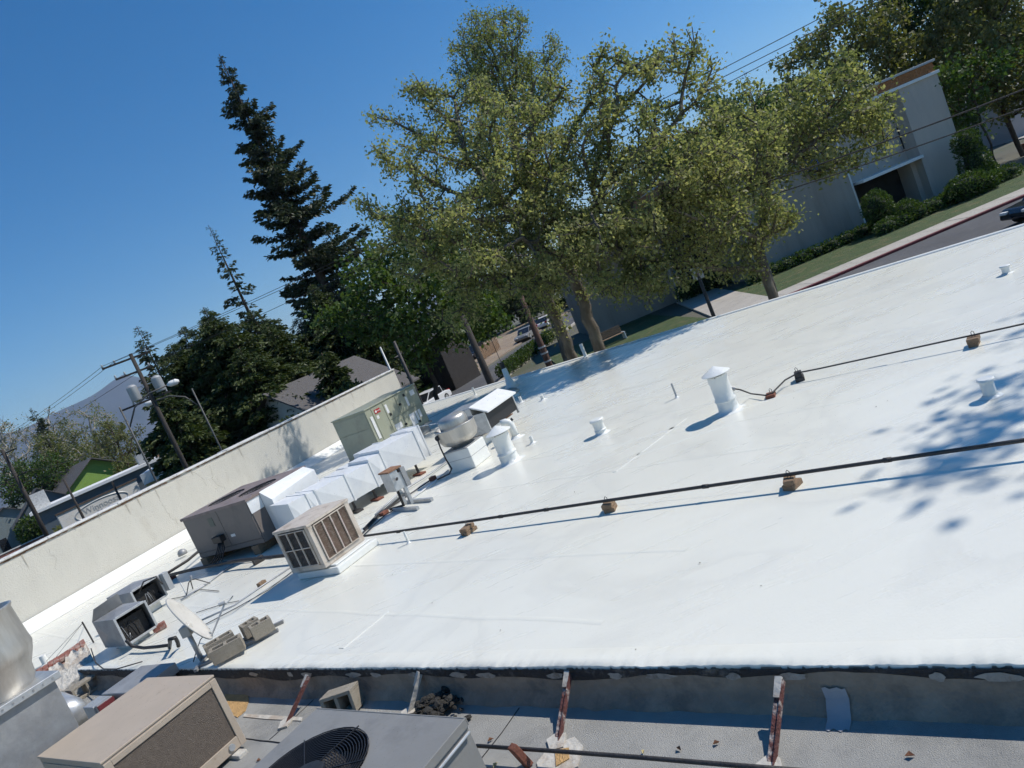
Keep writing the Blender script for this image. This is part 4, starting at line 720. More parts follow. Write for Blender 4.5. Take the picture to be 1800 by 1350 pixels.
# --- satellite dish on ballast frame
sd = T('satellite_dish', 'grey-white satellite dish on a mast with feed arm above ballast blocks', 'satellite dish', (-4.5, 7.9, 0), 0)
MB().tube([(0, 0, 0), (-.005, 0, .37)], .028, 12).build('mast', galv, sd, smooth=True)
m = MB(); nrm = Vector((.86, .30, .36)).normalized(); ux = nrm.cross(Vector((0, 0, 1))).normalized(); uy = nrm.cross(ux)
cen = Vector((.06, .04, .5)); vs = []; nr, na = 7, 36
for i in range(nr+1):
    for j in range(na):
        a = 2*math.pi*j/na; rr = i/nr; vs.append(cen+ux*.30*rr*math.cos(a)+uy*.34*rr*math.sin(a)+nrm*(.06*rr*rr-.06))
m.add(vs, [(i*na+j, i*na+(j+1) % na, (i+1)*na+(j+1) % na, (i+1)*na+j) for i in range(nr) for j in range(na)]); d_ = m.build('reflector', dish, sd, smooth=True); s_ = d_.modifiers.new('thick', 'SOLIDIFY'); s_.thickness = .008
MB().tube([cen+ux*.30*math.cos(2*math.pi*j/36)+uy*.34*math.sin(2*math.pi*j/36)+nrm*.001 for j in range(37)], .007, 6, cap=False).build('rim', greymetal, d_)
MB().box(-.06, .05, -.06, .06, .34, .46).build('bracket', dish, sd, bev=.01)
foot = cen+uy*.33
if (cen-uy*.33).z < foot.z: foot = cen-uy*.33
lnb = cen+nrm*.30+Vector((.1, .08, -.14))
MB().tube([foot-nrm*.02, lnb], .011, 7).build('feed_arm', galv, sd); MB().tube([lnb, lnb-nrm*.08+Vector((0, 0, .04))], .022, 8).build('feed_horn', greymetal, sd); MB().tube([lnb+Vector((0, 0, -.02)), lnb+Vector((.05, .06, .0)), lnb+Vector((.1, .04, .03))], .008, 6).build('feed_hook', greymetal, sd)
m = MB()
for dy in (-.10, .12): m.beam((0.02, dy-.12, .02), (.98, dy, .02), .04, .035)
m.beam((0.05, -.3, .02), (.05, .1, .02), .04, .03); m.build('ballast_frame', galvd, sd)
def cblock(lbl, loc, rz, tilt=(0, 0), cells='up', L_=.39, group='concrete blocks'):
    o = T('concrete_block', lbl, 'concrete block', loc, rz, group); o.rotation_euler = (tilt[0], tilt[1], rz); m = MB(); w_, h, t = .19, .19, .032
    # two-cell block: outer walls and webs
    m.box(0, L_, 0, t, 0, h); m.box(0, L_, w_-t, w_, 0, h); m.box(0, t, t, w_-t, 0, h); m.box(L_-t, L_, t, w_-t, 0, h); m.box(L_/2-t/2, L_/2+t/2, t, w_-t, 0, h); m.build('block', cmu, o, bev=.005); return o
for lb_, p_, r__, L__ in (('concrete block at the rear left of the dish ballast frame', (-4.29, 7.66, .042), R(30), .33), ('front concrete block of the left pair on the dish ballast', (-4.14, 7.42, .042), R(20), .35), ('concrete block at the far right end of the dish ballast', (-3.90, 7.84, .042), R(36), .2), ('front block of the right pair on the dish ballast', (-3.74, 7.66, .042), R(28), .24)):
    c_ = cblock(lb_, p_, r__, L_=L__); c_.scale = (1, .82, .82)
line('loose grey cable hanging from the dish to the roof edge', [(368, 1105), (352, 1125), (345, 1145), (340, 1163)], .006, iron, 'cable', 'cable', [.15, .03, .02, .05])

# ------------------------------------------------------------------ foreground equipment on the grey roof
# --- tan condensing unit
tu = T('tan_condensing_unit', 'big tan air-conditioning cabinet with brown mesh coil guard in the foreground', 'air conditioner', (-3.98, 5.16, GR), R(-35)); TW, TD, THt = 1.17, 1.02, .72
MB().box(-TW, 0, 0, TD, .04, THt-.02).build('cabinet', tan, tu, bev=.008)
m = MB(); m.box(-TW-.008, .008, -.008, TD+.008, THt-.02, THt); m.build('top', tan, tu, bev=.006)
m = MB(); m.box(0, .02, 0, .06, .05, THt-.03); m.box(0, .02, TD-.06, TD, .05, THt-.03); m.box(0, .02, .06, TD-.06, THt-.08, THt-.03); m.box(0, .02, .06, TD-.06, .05, .15); m.build('frame', tan, tu, bev=.004)
MB().box(0, .008, .06, TD-.06, .15, THt-.08).build('coil_guard', meshp, tu); MB().box(-TW+.05, -.05, -.007, 0, .06, THt-.06).build('end_panel', tan, tu, bev=.003)
MB().lathe([(.03, 0), (.03, .012)], 10, m=Matrix.Translation((.02, TD-.14, .1)) @ Matrix.Rotation(R(90), 4, 'Y')).build('service_plate', greymetal, tu)
for i in range(2): MB().box(-TW+.1, .12, .1+i*.75, .19+i*.75, 0, .04).build('sleeper', peel, tu, bev=.006)
# --- grey condenser with fan
cu = T('grey_condenser', 'grey condenser cabinet with round black fan grille at the bottom edge', 'air conditioner', (-1.01, 3.87, GR), R(-38)); CWd, CDp, CH = 1.45, 1.25, .62
# local origin is the far right corner: cabinet spans x -CWd..0, y -CDp..0
m = MB(); holed_top(m, 0, 0, -CDp-.0, .0, CH, [((-.86, -.55, .40), (-CWd, 0))], 0); m.build('top', grayac, cu)
m = MB(); m.add([(-CWd, -CDp, .02), (0, -CDp, .02), (0, 0, .02), (-CWd, 0, .02), (-CWd, -CDp, CH), (0, -CDp, CH), (0, 0, CH), (-CWd, 0, CH)], [(0, 1, 5, 4), (1, 2, 6, 5), (2, 3, 7, 6), (3, 0, 4, 7)]); m.build('cabinet', grayac, cu)
m = MB(); m.box(.0, .012, -CDp, 0, CH-.05, CH+.006); m.box(-CWd, .012, 0, .01, CH-.045, CH+.004); m.build('top_trim', grayac, cu, bev=.004); MB().tube([(.022, -CDp, CH-.07), (.022, -.02, CH-.07)], .009, 8).build('handle_rail', galv, cu)
fc = (-.86, -.55); MB().lathe([(.405, CH+.004), (.40, CH-.02), (.385, CH-.2)], 40, (*fc, 0), cap0=False, cap1=False).build('fan_ring', black, cu, smooth=True); MB().lathe([(.385, CH-.26), (.01, CH-.25)], 32, (*fc, 0), cap0=False).build('fan_well', dark, cu)
grille(cu, fc, .40, CH+.012, black, 22, 6, .0035); MB().lathe([(.115, CH-.04), (.12, CH+.012), (.1, CH+.022), (.01, CH+.024)], 24, (*fc, 0)).build('motor_cover', black, cu, auto=True)
m = MB()
for k_ in range(4):
    a = k_*math.pi/2+.3; rr = Matrix.Translation((*fc, CH-.14)) @ Matrix.Rotation(a, 4, 'Z') @ Matrix.Rotation(R(24), 4, 'X'); m.box(.08, .37, -.11, .11, -.003, .003, rr)
m.build('fan_blade', iron, cu)
# --- galvanised upblast fan at far left
gf = T('upblast_fan', 'tall spun-metal upblast fan on a sheet-metal curb at the left edge', 'fan', (-5.40, 6.30, GR), R(-36)); z_ = -GR
MB().box(-.34, .34, -.34, .34, 0, z_+.86).build('curb', galvd, gf, bev=.006); MB().box(-.39, .39, -.39, .39, z_+.862, z_+.93).build('curb_cap', galv, gf, bev=.006)
m = MB()
for i in range(9): m = MB(); m.lathe([(.009, 0), (.009, .006)], 8, m=Matrix.Translation((.39, -.36+i*.085, z_+.897)) @ Matrix.Rotation(R(90), 4, 'Y')); m.build('rivet', galvd, gf)
MB().lathe([(.30, z_+.93), (.33, z_+.98), (.34, z_+1.08), (.40, z_+1.2), (.425, z_+1.27), (.415, z_+1.36), (.40, z_+1.64), (.415, z_+1.66), (.415, z_+1.675), (.39, z_+1.675), (.385, z_+1.3), (.1, z_+1.1)], 48, cap0=False).build('windband', alum, gf, smooth=True)
MB().box(.35, .39, -.38, -.34, 0, z_+.86).build('leg_angle', iron, gf)
du = T('round_duct_elbow', 'round galvanised duct elbow between the metal curb and the tan cabinet', 'duct', G(52, 1318, GR), R(-36))
MB().tube([(-.2, .1, .3), (0, .25, .3), (.22, .36, .27), (.42, .38, .2), (.6, .36, .12)], .2, 22).build('elbow', galv, du, smooth=True)
m = MB()
for p, q in (((-.02, .24, .3), (.0, .25, .3)), ((.21, .355, .272), (.23, .362, .268))): m.tube([p, q], .208, 22)
m.build('seam', galv, du)
# cap plate on duct, grey junction boxes
jb = T('junction_box', 'grey electrical box with a red stripe behind the tan cabinet', 'electrical box', (-5.68, 7.75, GR), R(-36)); MB().box(-.16, .1, -.1, .1, .1, .36).build('box', greymetal, jb, bev=.01); MB().box(.1, .16, -.08, .1, .14, .36).build('side', galvd, jb, bev=.006); MB().box(.161, .19, -.08, .1, .16, .35).build('red_stripe', redkerb, jb); MB().box(-.05, .05, -.06, .06, 0, .1).build('base', galvd, jb)
cp = T('duct_cap_plate', 'flat grey sheet-metal duct cap behind the tan cabinet', 'duct', (-5.22, 7.92, GR), R(-33)); MB().box(-.42, .34, -.28, .24, .25, .37).build('cap', galvd, cp, bev=.01); MB().box(-.38, .3, -.24, .2, 0, .249).build('box', galvd, cp)
c_ = cblock('concrete block lying on its side with a red brick beside the brick stub', (-7.12, 9.28, GR+.004), R(55), (R(90), 0))
o = MB().box(-.1, .1, -.05, .05, 0, .09).build('loose_brick', brickm, None, bev=.006); o.location = (-7.12, 9.12, GR+.1); o.rotation_euler = (.3, .2, .6); tag(o, 'loose red brick leaning on the block by the brick stub', 'brick')
def brace(lbl, top, bot, seed=0, rmat=None):
    o = T('parapet_brace', lbl, 'brace', bot, 0, 'rusty parapet braces'); rel = top-bot; m = MB(); d = rel.normalized(); m.beam((0, 0, 0), rel, .042, .006); x = d.cross(Vector((0, 0, 1))).normalized(); m.beam(x*.02, rel+x*.02, .006, .04); m.build('angle_iron', rmat or rust, o)
    MB().prism([(-.05, -.07), (.04, -.09), (.075, .03), (.02, .08), (-.06, .05)], .002, .02).build('foot_sealant', peel, o); m = MB(); m.beam(rel+Vector((0, 0, .02)), rel-d*.11+Vector((0, 0, .012)), .04, .015); m.build('painted_end', peel, o); return o
rusty = mk('flaking_red_paint', (.13, .048, .04), .85, var=.4, vs=14, bump=.6, bs=50, dirt=(.5, .45, .4), damt=.8, ds=11)
brace('rusty brace with white painted foot between the tan cabinet and grey condenser', G(541, 1189, -.04), G(503, 1272, GR), mat if False else 0, rusty)
brace('pale painted brace behind the grey condenser', G(737, 1184, -.04), G(718, 1255, GR), 0, peel)
brace('rusty brace with sealant foot right of the grey condenser', G(999, 1182, -.04), G(979, 1306, GR), 0, rusty)
brace('dark rusty brace at the right of the foreground', G(1371, 1195, -.05), G(1354, 1353, GR), 0, rusty)
rb_ = T('leaning_angle_iron', 'dark rusty angle iron leaning by the brick stub', 'brace', G(118, 1250, GR)); e_ = G(64, 1214, .05)-G(118, 1250, GR); MB().beam((0, 0, .02), e_, .06, .02).build('angle_iron', rusty, rb_)
c2 = cblock('concrete block standing behind the grey condenser', G(590, 1250, GR), R(-20), (R(0), R(0)), L_=.3)
c2.rotation_euler = (R(80), 0, R(-10))
# heap of dark debris
m = MB(); rgx = np.random.default_rng(3); dp = T('debris_heap', 'heap of dark tarry debris behind the grey condenser', 'debris', G(770, 1252, GR))
for i in range(120):
    p = rgx.normal(size=3)*np.array([.13, .11, .03]); s_ = rgx.uniform(.012, .045); M_ = Matrix.Translation((p[0], p[1], max(.02, abs(p[2])+.05*math.exp(-(p[0]**2+p[1]**2)*30)))) @ Matrix.Rotation(rgx.uniform(0, 6), 4, 'Z') @ Matrix.Rotation(rgx.uniform(-.6, .6), 4, 'X')
    m.lathe([(s_*.5, -s_*.4), (s_, -.1*s_), (s_*.85, s_*.3), (s_*.3, s_*.5)], 7, m=M_, wob=.25, seed=i)
stuff(m.build('lumps', mk('debris_dark', (.035, .032, .027), .95, var=.5, vs=20, bump=1, bs=60), dp))
np_ = T('conduit_run', 'black iron conduit crossing the grey roof right of the condenser', 'conduit'); MB().tube([G(x, y, GR+.1) for x, y in ((838, 1311), (1000, 1322), (1120, 1331), (1300, 1346), (1500, 1362))], .013, 8).build('pipe', iron, np_, smooth=True)
pb = T('wood_prop', 'tilted reddish wood block propping the black conduit', 'support block', G(930, 1345, GR)); MB().box(-.024, .024, -.035, .035, 0, .17, Matrix.Rotation(-.3, 4, 'Y') @ Matrix.Rotation(.6, 4, 'Z')).build('block', redwoodb, pb, bev=.006)
sp = T('sealant_blob', 'smear of white and orange sealant under the black conduit', 'sealant', G(985, 1335, GR)); MB().prism([(-.14, -.16), (.1, -.14), (.16, .02), (.12, .14), (-.05, .15), (-.15, .05)], .003, .012).build('smear', peel, sp); MB().prism([(-.03, -.07), (.06, -.05), (.07, .05), (-.02, .08)], .0125, .02).build('rust_spot', orange, sp)
# a few dry leaves
rgx = np.random.default_rng(9); lp = [(863, 1302), (1132, 1323), (1194, 1318), (455, 1338), (600, 1345), (560, 1290), (1260, 1308), (872, 1346), (1545, 1260), (1600, 1330)]
lbls = ['curled brown leaf right of the grey condenser', 'pale yellow leaf on the grey roof near the conduit', 'small dark leaf on the grey roof beyond the yellow leaf', 'reddish leaf at the corner of the grey condenser', 'brown leaf at the bottom edge by the condenser', 'brown leaf on the condenser top', 'pale leaf scrap near the roof lap', 'reddish leaf at the foot of the wood prop', 'leaf scrap in the parapet shadow at right', 'dry leaf at the lower right on the grey roof']
for i, (x, y) in enumerate(lp):
    if i in (4, 5, 8): continue
    m = MB(); s_ = rgx.uniform(.012, .026); m.add([(-s_, 0, .004), (-s_*.2, s_*.6, .02), (s_, .1*s_, .008), (-.1*s_, -s_*.6, .022), (0, 0, .003)], [(0, 1, 4), (1, 2, 4), (2, 3, 4), (3, 0, 4)]); o = m.build('dry_leaf', mk('leaf_%d' % i, [(.3, .14, .07), (.5, .42, .2), (.16, .1, .06)][i % 3], .8), None); o.location = G(x, y, GR+.004); o.rotation_euler.z = i; tag(o, lbls[i], 'leaf', 'dry leaves')

lm_ = mk('leaf_scrap', (.14, .09, .05), .9, var=.4); rgx = random.Random(77); scr = None
for i, (x, y) in enumerate([(690, 1010), (855, 980), (905, 905), (1010, 865), (1118, 1142), (1230, 990), (1338, 1030), (1560, 705), (1540, 715), (1395, 700), (1640, 700), (1150, 770), (880, 1108), (1700, 540), (760, 1060)]):
    if scr is None:
        m = MB(); m.add([(-.02, 0, .003), (-.004, .012, .012), (.022, .002, .005), (0, -.011, .013), (0, 0, .003)], [(0, 1, 4), (1, 2, 4), (2, 3, 4), (3, 0, 4)]); scr = m.build('leaf_scrap', lm_); o = scr
    else: o = scr.copy(); COL.objects.link(o)
    k_ = rgx.uniform(.35, .75); o.scale = (k_, k_, k_); o.location = G(x, y, .004); o.rotation_euler = (0, 0, rgx.uniform(0, 6)); tag(o, 'tiny dark leaf scrap lying loose on the open white roof', 'leaf', 'leaf scraps on the white roof')

# ------------------------------------------------------------------ office building across the street
YB = 49.0
def bx_(par, name, x0, x1, y0, y1, z0, z1, mat, bev=0): return MB().box(x0, x1, y0, y1, z0, z1).build(name, mat, par, bev=bev)
ob = T('two_storey_office', 'two-storey pale stucco office block with an orange brick parapet', 'building')
xL = AY(1538, 410, YB).x; xI = AY(1610, 250, YB).x; xR = AY(1672, 205, YB).x; zt = AY(1641, 103, YB).z; zb = AY(1648, 127, YB).z
bx_(ob, 'wall', xI, xR, YB, YB+22, GZ, zb-.05, stucco); bx_(ob, 'wall', xL-.2, xI-.003, YB+1.4, YB+22, .1, zb-.05, stucco); bx_(ob, 'ledge', xL-.3, xR+.15, YB-.12, YB+22.1, zb-.048, zb+.16, whitep, .02)
bx_(ob, 'parapet_core', xL-9.9, xR-.05, YB+.05, YB+21.9, zb+.162, zt-.16, bricko)
bw_, bh_ = .40, .20; nrow = int((zt-.16-zb-.16)/bh_)
bmesh0 = None
for r_ in range(nrow):                             # brick-faced parapet towards the street (courses joined per soldier panel)
    m = MB(); x = xL-9.8
    while x < xR-.2:
        j = random.Random(int(x*77)+r_*13); m.box(x+(bw_/2 if r_ % 2 else 0), x+bw_-.02+(bw_/2 if r_ % 2 else 0), YB+.012-j.uniform(0, .012), YB+.06, zb+.165+r_*bh_, zb+.165+r_*bh_+bh_-.018); x += bw_
    stuff(m.build('brick_course', bricko, ob))
bx_(ob, 'coping', xL-10, xR+.1, YB-.1, YB+22, zt-.158, zt, greymetal, .02)
bx_(ob, 'canopy', xL+.3, xI+.05, YB-.25, YB+1.4, -.1, .1, whitep, .01)
bx_(ob, 'entry_recess', xL-.2, xI-.01, YB+2.4, YB+2.6, GZ, .1, dark); bx_(ob, 'entry_side', xI-.35, xI-.004, YB+.8, YB+2.4, GZ, .09, stucco)
wx0 = AY(1560, 200, YB+1.4).x
for zz in (.9, 3.0):
    wf = bx_(ob, 'window', wx0+.2, wx0+1.1, YB+1.34, YB+1.4, zz, zz+1.6, glassd); bx_(ob, 'frame', wx0+.12, wx0+.2, YB+1.3, YB+1.42, zz-.08, zz+1.68, greymetal); bx_(ob, 'frame', wx0+1.1, wx0+1.18, YB+1.3, YB+1.42, zz-.08, zz+1.68, greymetal)
for x in (wx0+.62,): bx_(ob, 'mullion', x-.03, x+.03, YB+1.31, YB+1.345, .9, 4.6, greymetal)
wingm = mk('wing_stucco_shaded', (.33, .29, .245), .9, var=.12, vs=1.4, bump=.6, bs=10, dirt=(.22, .19, .16), damt=.6, ds=.7, stretch=(1, 1, .12))  # darker copy of the stucco, the wing's deep shade put into its colour
lb = T('single_storey_wing', 'long windowless pale wall of the shaded office wing behind the street trees', 'building')
x0_ = AY(1290, 470, YB).x
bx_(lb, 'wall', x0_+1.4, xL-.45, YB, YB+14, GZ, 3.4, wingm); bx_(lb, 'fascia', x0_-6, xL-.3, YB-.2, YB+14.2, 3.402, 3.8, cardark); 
m = MB(); m.prism([(xL-.45, YB-.02), (xL-.05, YB+.5), (xL-.05, YB+.9), (xL-.45, YB+.9)], GZ, 3.4); m.build('pilaster', whitep, lb); 
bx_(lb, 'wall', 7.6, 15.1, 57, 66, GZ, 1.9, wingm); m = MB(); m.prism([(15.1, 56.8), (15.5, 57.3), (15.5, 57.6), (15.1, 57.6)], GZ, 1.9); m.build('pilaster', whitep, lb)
bx_(lb, 'entry_glass', 15.5, x0_+1.4, 56, 56.3, GZ, 1.9, dark); bx_(lb, 'roof_slab', 7.4, x0_+1.38, 55.7, 66.2, 1.902, 2.4, cardark)
for i in range(5): bx_(lb, 'door_mullion', 16+i*.9, 16.07+i*.9, 55.93, 56, GZ, 1.8, greymetal)
sg = T('round_wall_sign', 'dark blue round wall sign half hidden by leaves', 'sign', AY(1430, 290, YB-.25)); MB().lathe([(.7, 0), (.7, .08)], 28, m=Matrix.Rotation(R(90), 4, 'X')).build('disc', navy, sg)
# building at the far right beyond the trees
fr = T('mauve_building', 'pale mauve stucco wall beyond the trees at the far right', 'building'); c = F(1800, 200, 95); bx_(fr, 'wall', c.x-1.5, c.x+14, c.y, c.y+10, GZ, AY(1795, 145, c.y).z, pinkwall)
struct(MB().prism([(47.2, 39.62), (60, 39.62), (75, 75), (58, 75)], GZ-.02, GZ+.115).build('path', concrete)); struct(MB().box(61, 80, 62, 72, GZ-.02, GZ+.12).build('lawn', grassm))
pw = T('planter_wall', 'low curved white planter wall with mulch at the right', 'wall'); m = MB(); m.tube([AY(1740, 300, 52).xy.to_3d()+Vector((0, 0, GZ+.3)) if False else Vector((x, y, GZ+.35)) for x, y in ((47, 54), (49.5, 52.6), (52, 52.4), (54.5, 53.5))], .35, 8); m.build('wall', whitep, pw); MB().prism([(47.2, 54.2), (49.6, 52.9), (52, 52.7), (54.3, 53.8), (54, 60), (47.5, 60)], GZ, GZ+.6).build('mulch_bed', mulch, pw)

# ------------------------------------------------------------------ park bench, street furniture
be = T('park_bench', 'brown park bench with pale end frames beyond the roof edge by the sycamore', 'bench', (7.3, 47.3, GZ+.11), R(8)); z=0
for i in range(4): bx_(be, 'seat_slat', -.95, .95, -.25+i*.13, -.14+i*.13, .42, .46, wood)
for i in range(4): bx_(be, 'back_slat', -.95, .95, .28+i*.02, .31+i*.02, .52+i*.12, .62+i*.12, wood)
for x in (-.95, .9): MB().box(x, x+.07, -.28, .36, 0, .5).build('end_frame', whitep, be, bev=.02); 
# ------------------------------------------------------------------ poles, lamps, wires
def pole(lbl, top, bot_z, r_, mat, name='utility_pole', cat='utility pole', lean=(0, 0)):
    o = T(name, lbl, cat, (top.x, top.y, bot_z)); H = top.z-bot_z; MB().tube([(lean[0], lean[1], 0), (lean[0]*.5, lean[1]*.5, H*.5), (0, 0, H)], [r_*1.2, r_*1.05, r_*.8], 12).build('shaft', mat, o, smooth=True); return o, H
PT = F(229, 622, 45); up1, H1 = pole('tall utility pole with crossarms and two grey transformers left of the cedar', PT, GZ, .125, polem)
adir = Vector((-.25, .97, 0)).normalized(); bdir = Vector((.92, .39, 0))
for dz, L_ in ((.25, 2.6), (1.05, 2.0), (2.75, 2.8)):
    m = MB(); m.beam(bdir*(-L_*.62)+Vector((0, 0, H1-dz)), bdir*(L_*.38)+Vector((0, 0, H1-dz)), .12, .1); a_ = m.build('crossarm', polem, up1)
    i_ = MB()
    for q in (-.6, -.35, .3): i_.lathe([(.03, 0), (.07, .05), (.04, .1), (.06, .15), (.02, .2)], 8, tuple(bdir*L_*q+Vector((0, 0, H1-dz+.05))))
    i_.build('insulator', greymetal, a_, smooth=True)
for q in (-.72, .62): MB().lathe([(.26, 0), (.28, .06), (.28, .8), (.2, .9), (.05, .95)], 16, tuple(bdir*q+Vector((0, 0, H1-2.55)))).build('transformer', greymetal, up1, auto=True)
MB().beam(bdir*-.8+Vector((0, 0, H1-1.9)), bdir*.8+Vector((0, 0, H1-1.9)), .08, .06).build('transformer_rack', greymetal, up1)
lampm = mk('lamp_pole_grey', (.095, .095, .09), .6, .2)
def lamp(lbl, top, arm, L_, Hd=GZ):
    o, H = pole(lbl, top, Hd, .055, lampm, 'street_lamp', 'street lamp'); a = Vector(arm).normalized(); pts = [Vector((0, 0, H-1.2)), a*L_*.25+Vector((0, 0, H-.3)), a*L_*.6+Vector((0, 0, H+.1)), a*L_+Vector((0, 0, H+.15))]
    MB().tube(pts, .045, 7).build('arm', lampm, o, smooth=True); MB().lathe([(.05, -.3), (.16, -.15), (.17, .2), (.06, .34)], 10, m=Matrix.Translation(a*(L_+.25)+Vector((0, 0, H+.15))) @ a.to_track_quat('Z', 'Y').to_matrix().to_4x4()).build('lamp_head', whitep, o, smooth=True); return o
lamp('street lamp with arm reaching left in front of the cedar', F(337, 683, 47), (-.95, -.2, 0), 2.2); lamp('street lamp with long curved arm beside the transformer pole', F(210, 716, 43), (.9, .35, 0), 2.6)
def simple_pole(lbl, px, py, D, r_, mat, arms=(), name='utility_pole'):
    o, H = pole(lbl, F(px, py, D), GZ, r_, mat, name)
    for dz, L_ in arms: MB().beam((-L_*.5, 0, H-dz), (L_*.5, 0, H-dz), .1, .1).build('crossarm', mat, o)
    return o, H
simple_pole('dark utility pole with crossarms at the far left edge', 3, 790, 75, .17, polem, ((.4, 2.4), (2.6, 2.0)))
simple_pole('black pole rising from behind the roof edge left of the tree trunks', 812, 555, 31, .16, polem)
p2, H2 = simple_pole('reddish brown wooden pole just left of the leaning trunk', 915, 520, 33, .15, mk('red_cedar_pole', (.10, .055, .038), .9, var=.4, vs=3, stretch=(4, 4, .5))); 
for z in (H2-2.6, H2-2.9, H2-3.3): MB().lathe([(.185, 0), (.185, .07)], 12, (0, 0, z)).build('band', greymetal, p2)
p3, H3 = simple_pole('slim dark sign post between the two big trees', 1221, 468, 27, .07, iron, name='sign_post'); MB().box(-.2, .2, -.02, .02, H3-.5, H3-.05).build('sign_plate', greymetal, p3)
simple_pole('thin grey pole standing behind the green rooftop unit', 668, 610, 36, .06, greymetal, name='steel_pole')
simple_pole('darker steel pole with braces behind the green rooftop unit', 692, 600, 37, .1, iron, name='steel_pole')
simple_pole('dark leaning pole in front of the market building', 112, 843, 62, .09, polem, name='steel_pole')
simple_pole('pole standing before the sign wall of the market', 196, 846, 60, .09, polem, name='steel_pole')
def wire(lbl, a, b, sag, r_=.014, n=24, mat=None):
    pts = [a+(b-a)*i/n+Vector((0, 0, -4*sag*(i/n)*(1-i/n))) for i in range(n+1)]; return tag(MB().tube(pts, r_, 5).build('power_line', mat or iron, None, smooth=True), lbl, 'power line')
arms = [PT+bdir*(-1.5)+Vector((0, 0, -.1)), PT+bdir*(-.9)+Vector((0, 0, -.1)), PT+bdir*.8+Vector((0, 0, -.9))]
ends = [F(1445, 0, 24), F(1480, 0, 24.2), F(1500, 0, 24.6)]; names = ['uppermost', 'middle', 'lowest']
for a, e_, n_ in zip(arms, ends, names):
    e2 = a+(e_-a)*1.35; wire('%s of the three power lines crossing the sky above the sycamores' % n_, a, e2, .55, .012)
for i, (q, n_) in enumerate(zip(((0, 776), (0, 782), (0, 800)), names)): wire('%s power line running from the transformer pole to the left edge' % n_, arms[i], F(-60, q[1]+22, 110), .5, .014)
wire('upper thick cable crossing in front of the brick-parapet office', F(1180, 372, 22), F(1900, 118, 20), .12, .02); wire('lower thick cable crossing in front of the brick-parapet office', F(1180, 395, 22), F(1900, 152, 20), .12, .016)
wire('low cable sagging from the left pole across the bare trees', F(3, 835, 75), F(222, 768, 60), .5, .02)
# ------------------------------------------------------------------ cars
def car(lbl, loc, rz, paint, suv=False, group='cars'):
    o = T('parked_car', lbl, 'car', loc, rz, group); L_, W_, Hh = 4.5, 1.8, (1.65 if suv else 1.42); hb = .78 if not suv else .92
    side = [(-L_/2, .35), (-L_/2+.05, hb*.75), (-L_/2+.25, hb), (-L_/2+1.25, hb+.06), (L_/2-.7, hb+.1), (L_/2-.1, hb), (L_/2, .6), (L_/2-.02, .3), (L_/2-.5, .22), (-L_/2+.5, .22)]
    Mx = Matrix.Rotation(R(90), 4, 'X'); m = MB(); m.prism(side, -W_/2, W_/2, Mx); m.build('body', paint, o, bev=.07)
    cab = [(-L_/2+1.15, hb+.05), (-L_/2+1.95, Hh-.05), (-L_/2+2.4, Hh), (L_/2-(.45 if suv else 1.0), Hh-.03), (L_/2-(.15 if suv else .35), hb+.08)]
    m = MB(); m.prism(cab, -W_/2+.13, W_/2-.13, Mx); m.build('glass', glassd, o, bev=.06); rf = [(-L_/2+1.9, Hh-.04), (-L_/2+2.4, Hh+.012), (L_/2-(.45 if suv else 1.0), Hh-.01), (L_/2-(.4 if suv else .9), Hh-.06), (-L_/2+2, Hh-.08)]; m = MB(); m.prism(rf, -W_/2+.12, W_/2-.12, Mx); m.build('roof', paint, o, bev=.03)
    for x in (-L_/2+1.2, -L_/2+2.55, L_/2-(.5 if suv else .95)):
        for s in (-1, 1): MB().beam((x, s*(W_/2-.13), hb+.05), (x+(.75 if x < -.9 else .1 if x < .6 else -.05), s*(W_/2-.16), Hh-.04), .06, .04).build('pillar', paint, o)
    for x in (-L_/2+.85, L_/2-.85):
        for s in (-1, 1):
            w_ = MB().lathe([(.24, -.11), (.33, -.1), (.33, .1), (.24, .11)], 20, m=Matrix.Translation((x, s*(W_/2-.1), .33)) @ Matrix.Rotation(R(90), 4, 'X')).build('wheel', rubber, o, auto=True); MB().lathe([(.2, 0), (.21, .015), (.05, .03)], 14, m=Matrix.Translation((x, s*(W_/2+.005), .33)) @ Matrix.Rotation(R(-90*s), 4, 'X')).build('rim', greymetal, w_)
    for s in (-1, 1): MB().box(-L_/2-.01, -L_/2+.2, s*.62-.18, s*.62+.18, .58, .7).build('headlight', label, o, bev=.02); MB().box(L_/2-.14, L_/2+.012, s*.68-.15, s*.68+.15, .64, .84).build('tail_lamp', redlamp, o, bev=.02)
    return o
sd_ = math.atan2(70, 29.6)
car('beige silver hatchback parked along the side street beyond the pole', (3.9, 84.5, GZ), sd_, carsilver); car('white car with red tail lamps parked behind the beige hatchback', (7.2, 92, GZ), sd_+math.pi, carw); car('dark car parked behind the picket fence', (-2.8, 88, GZ+.1), sd_, cardark, True)
car('white car seen past the right end of the green rooftop unit', G(767, 722, GZ)+Vector((-.6, 2.2, 0)), R(60), carw); car('dark car at the kerb at the right edge', AY(1800, 395, 30.6).xy.to_3d()+Vector((1.9, 0, GZ)), R(2), cardark); car('grey car in the lot behind the columnar shrub', (56, 66, GZ+.12), R(20), carsilver)
car('dark parked car half hidden behind the sign wall of the market', F(120, 880, 98).xy.to_3d()+Vector((0, 0, GZ)), R(30), cardark)

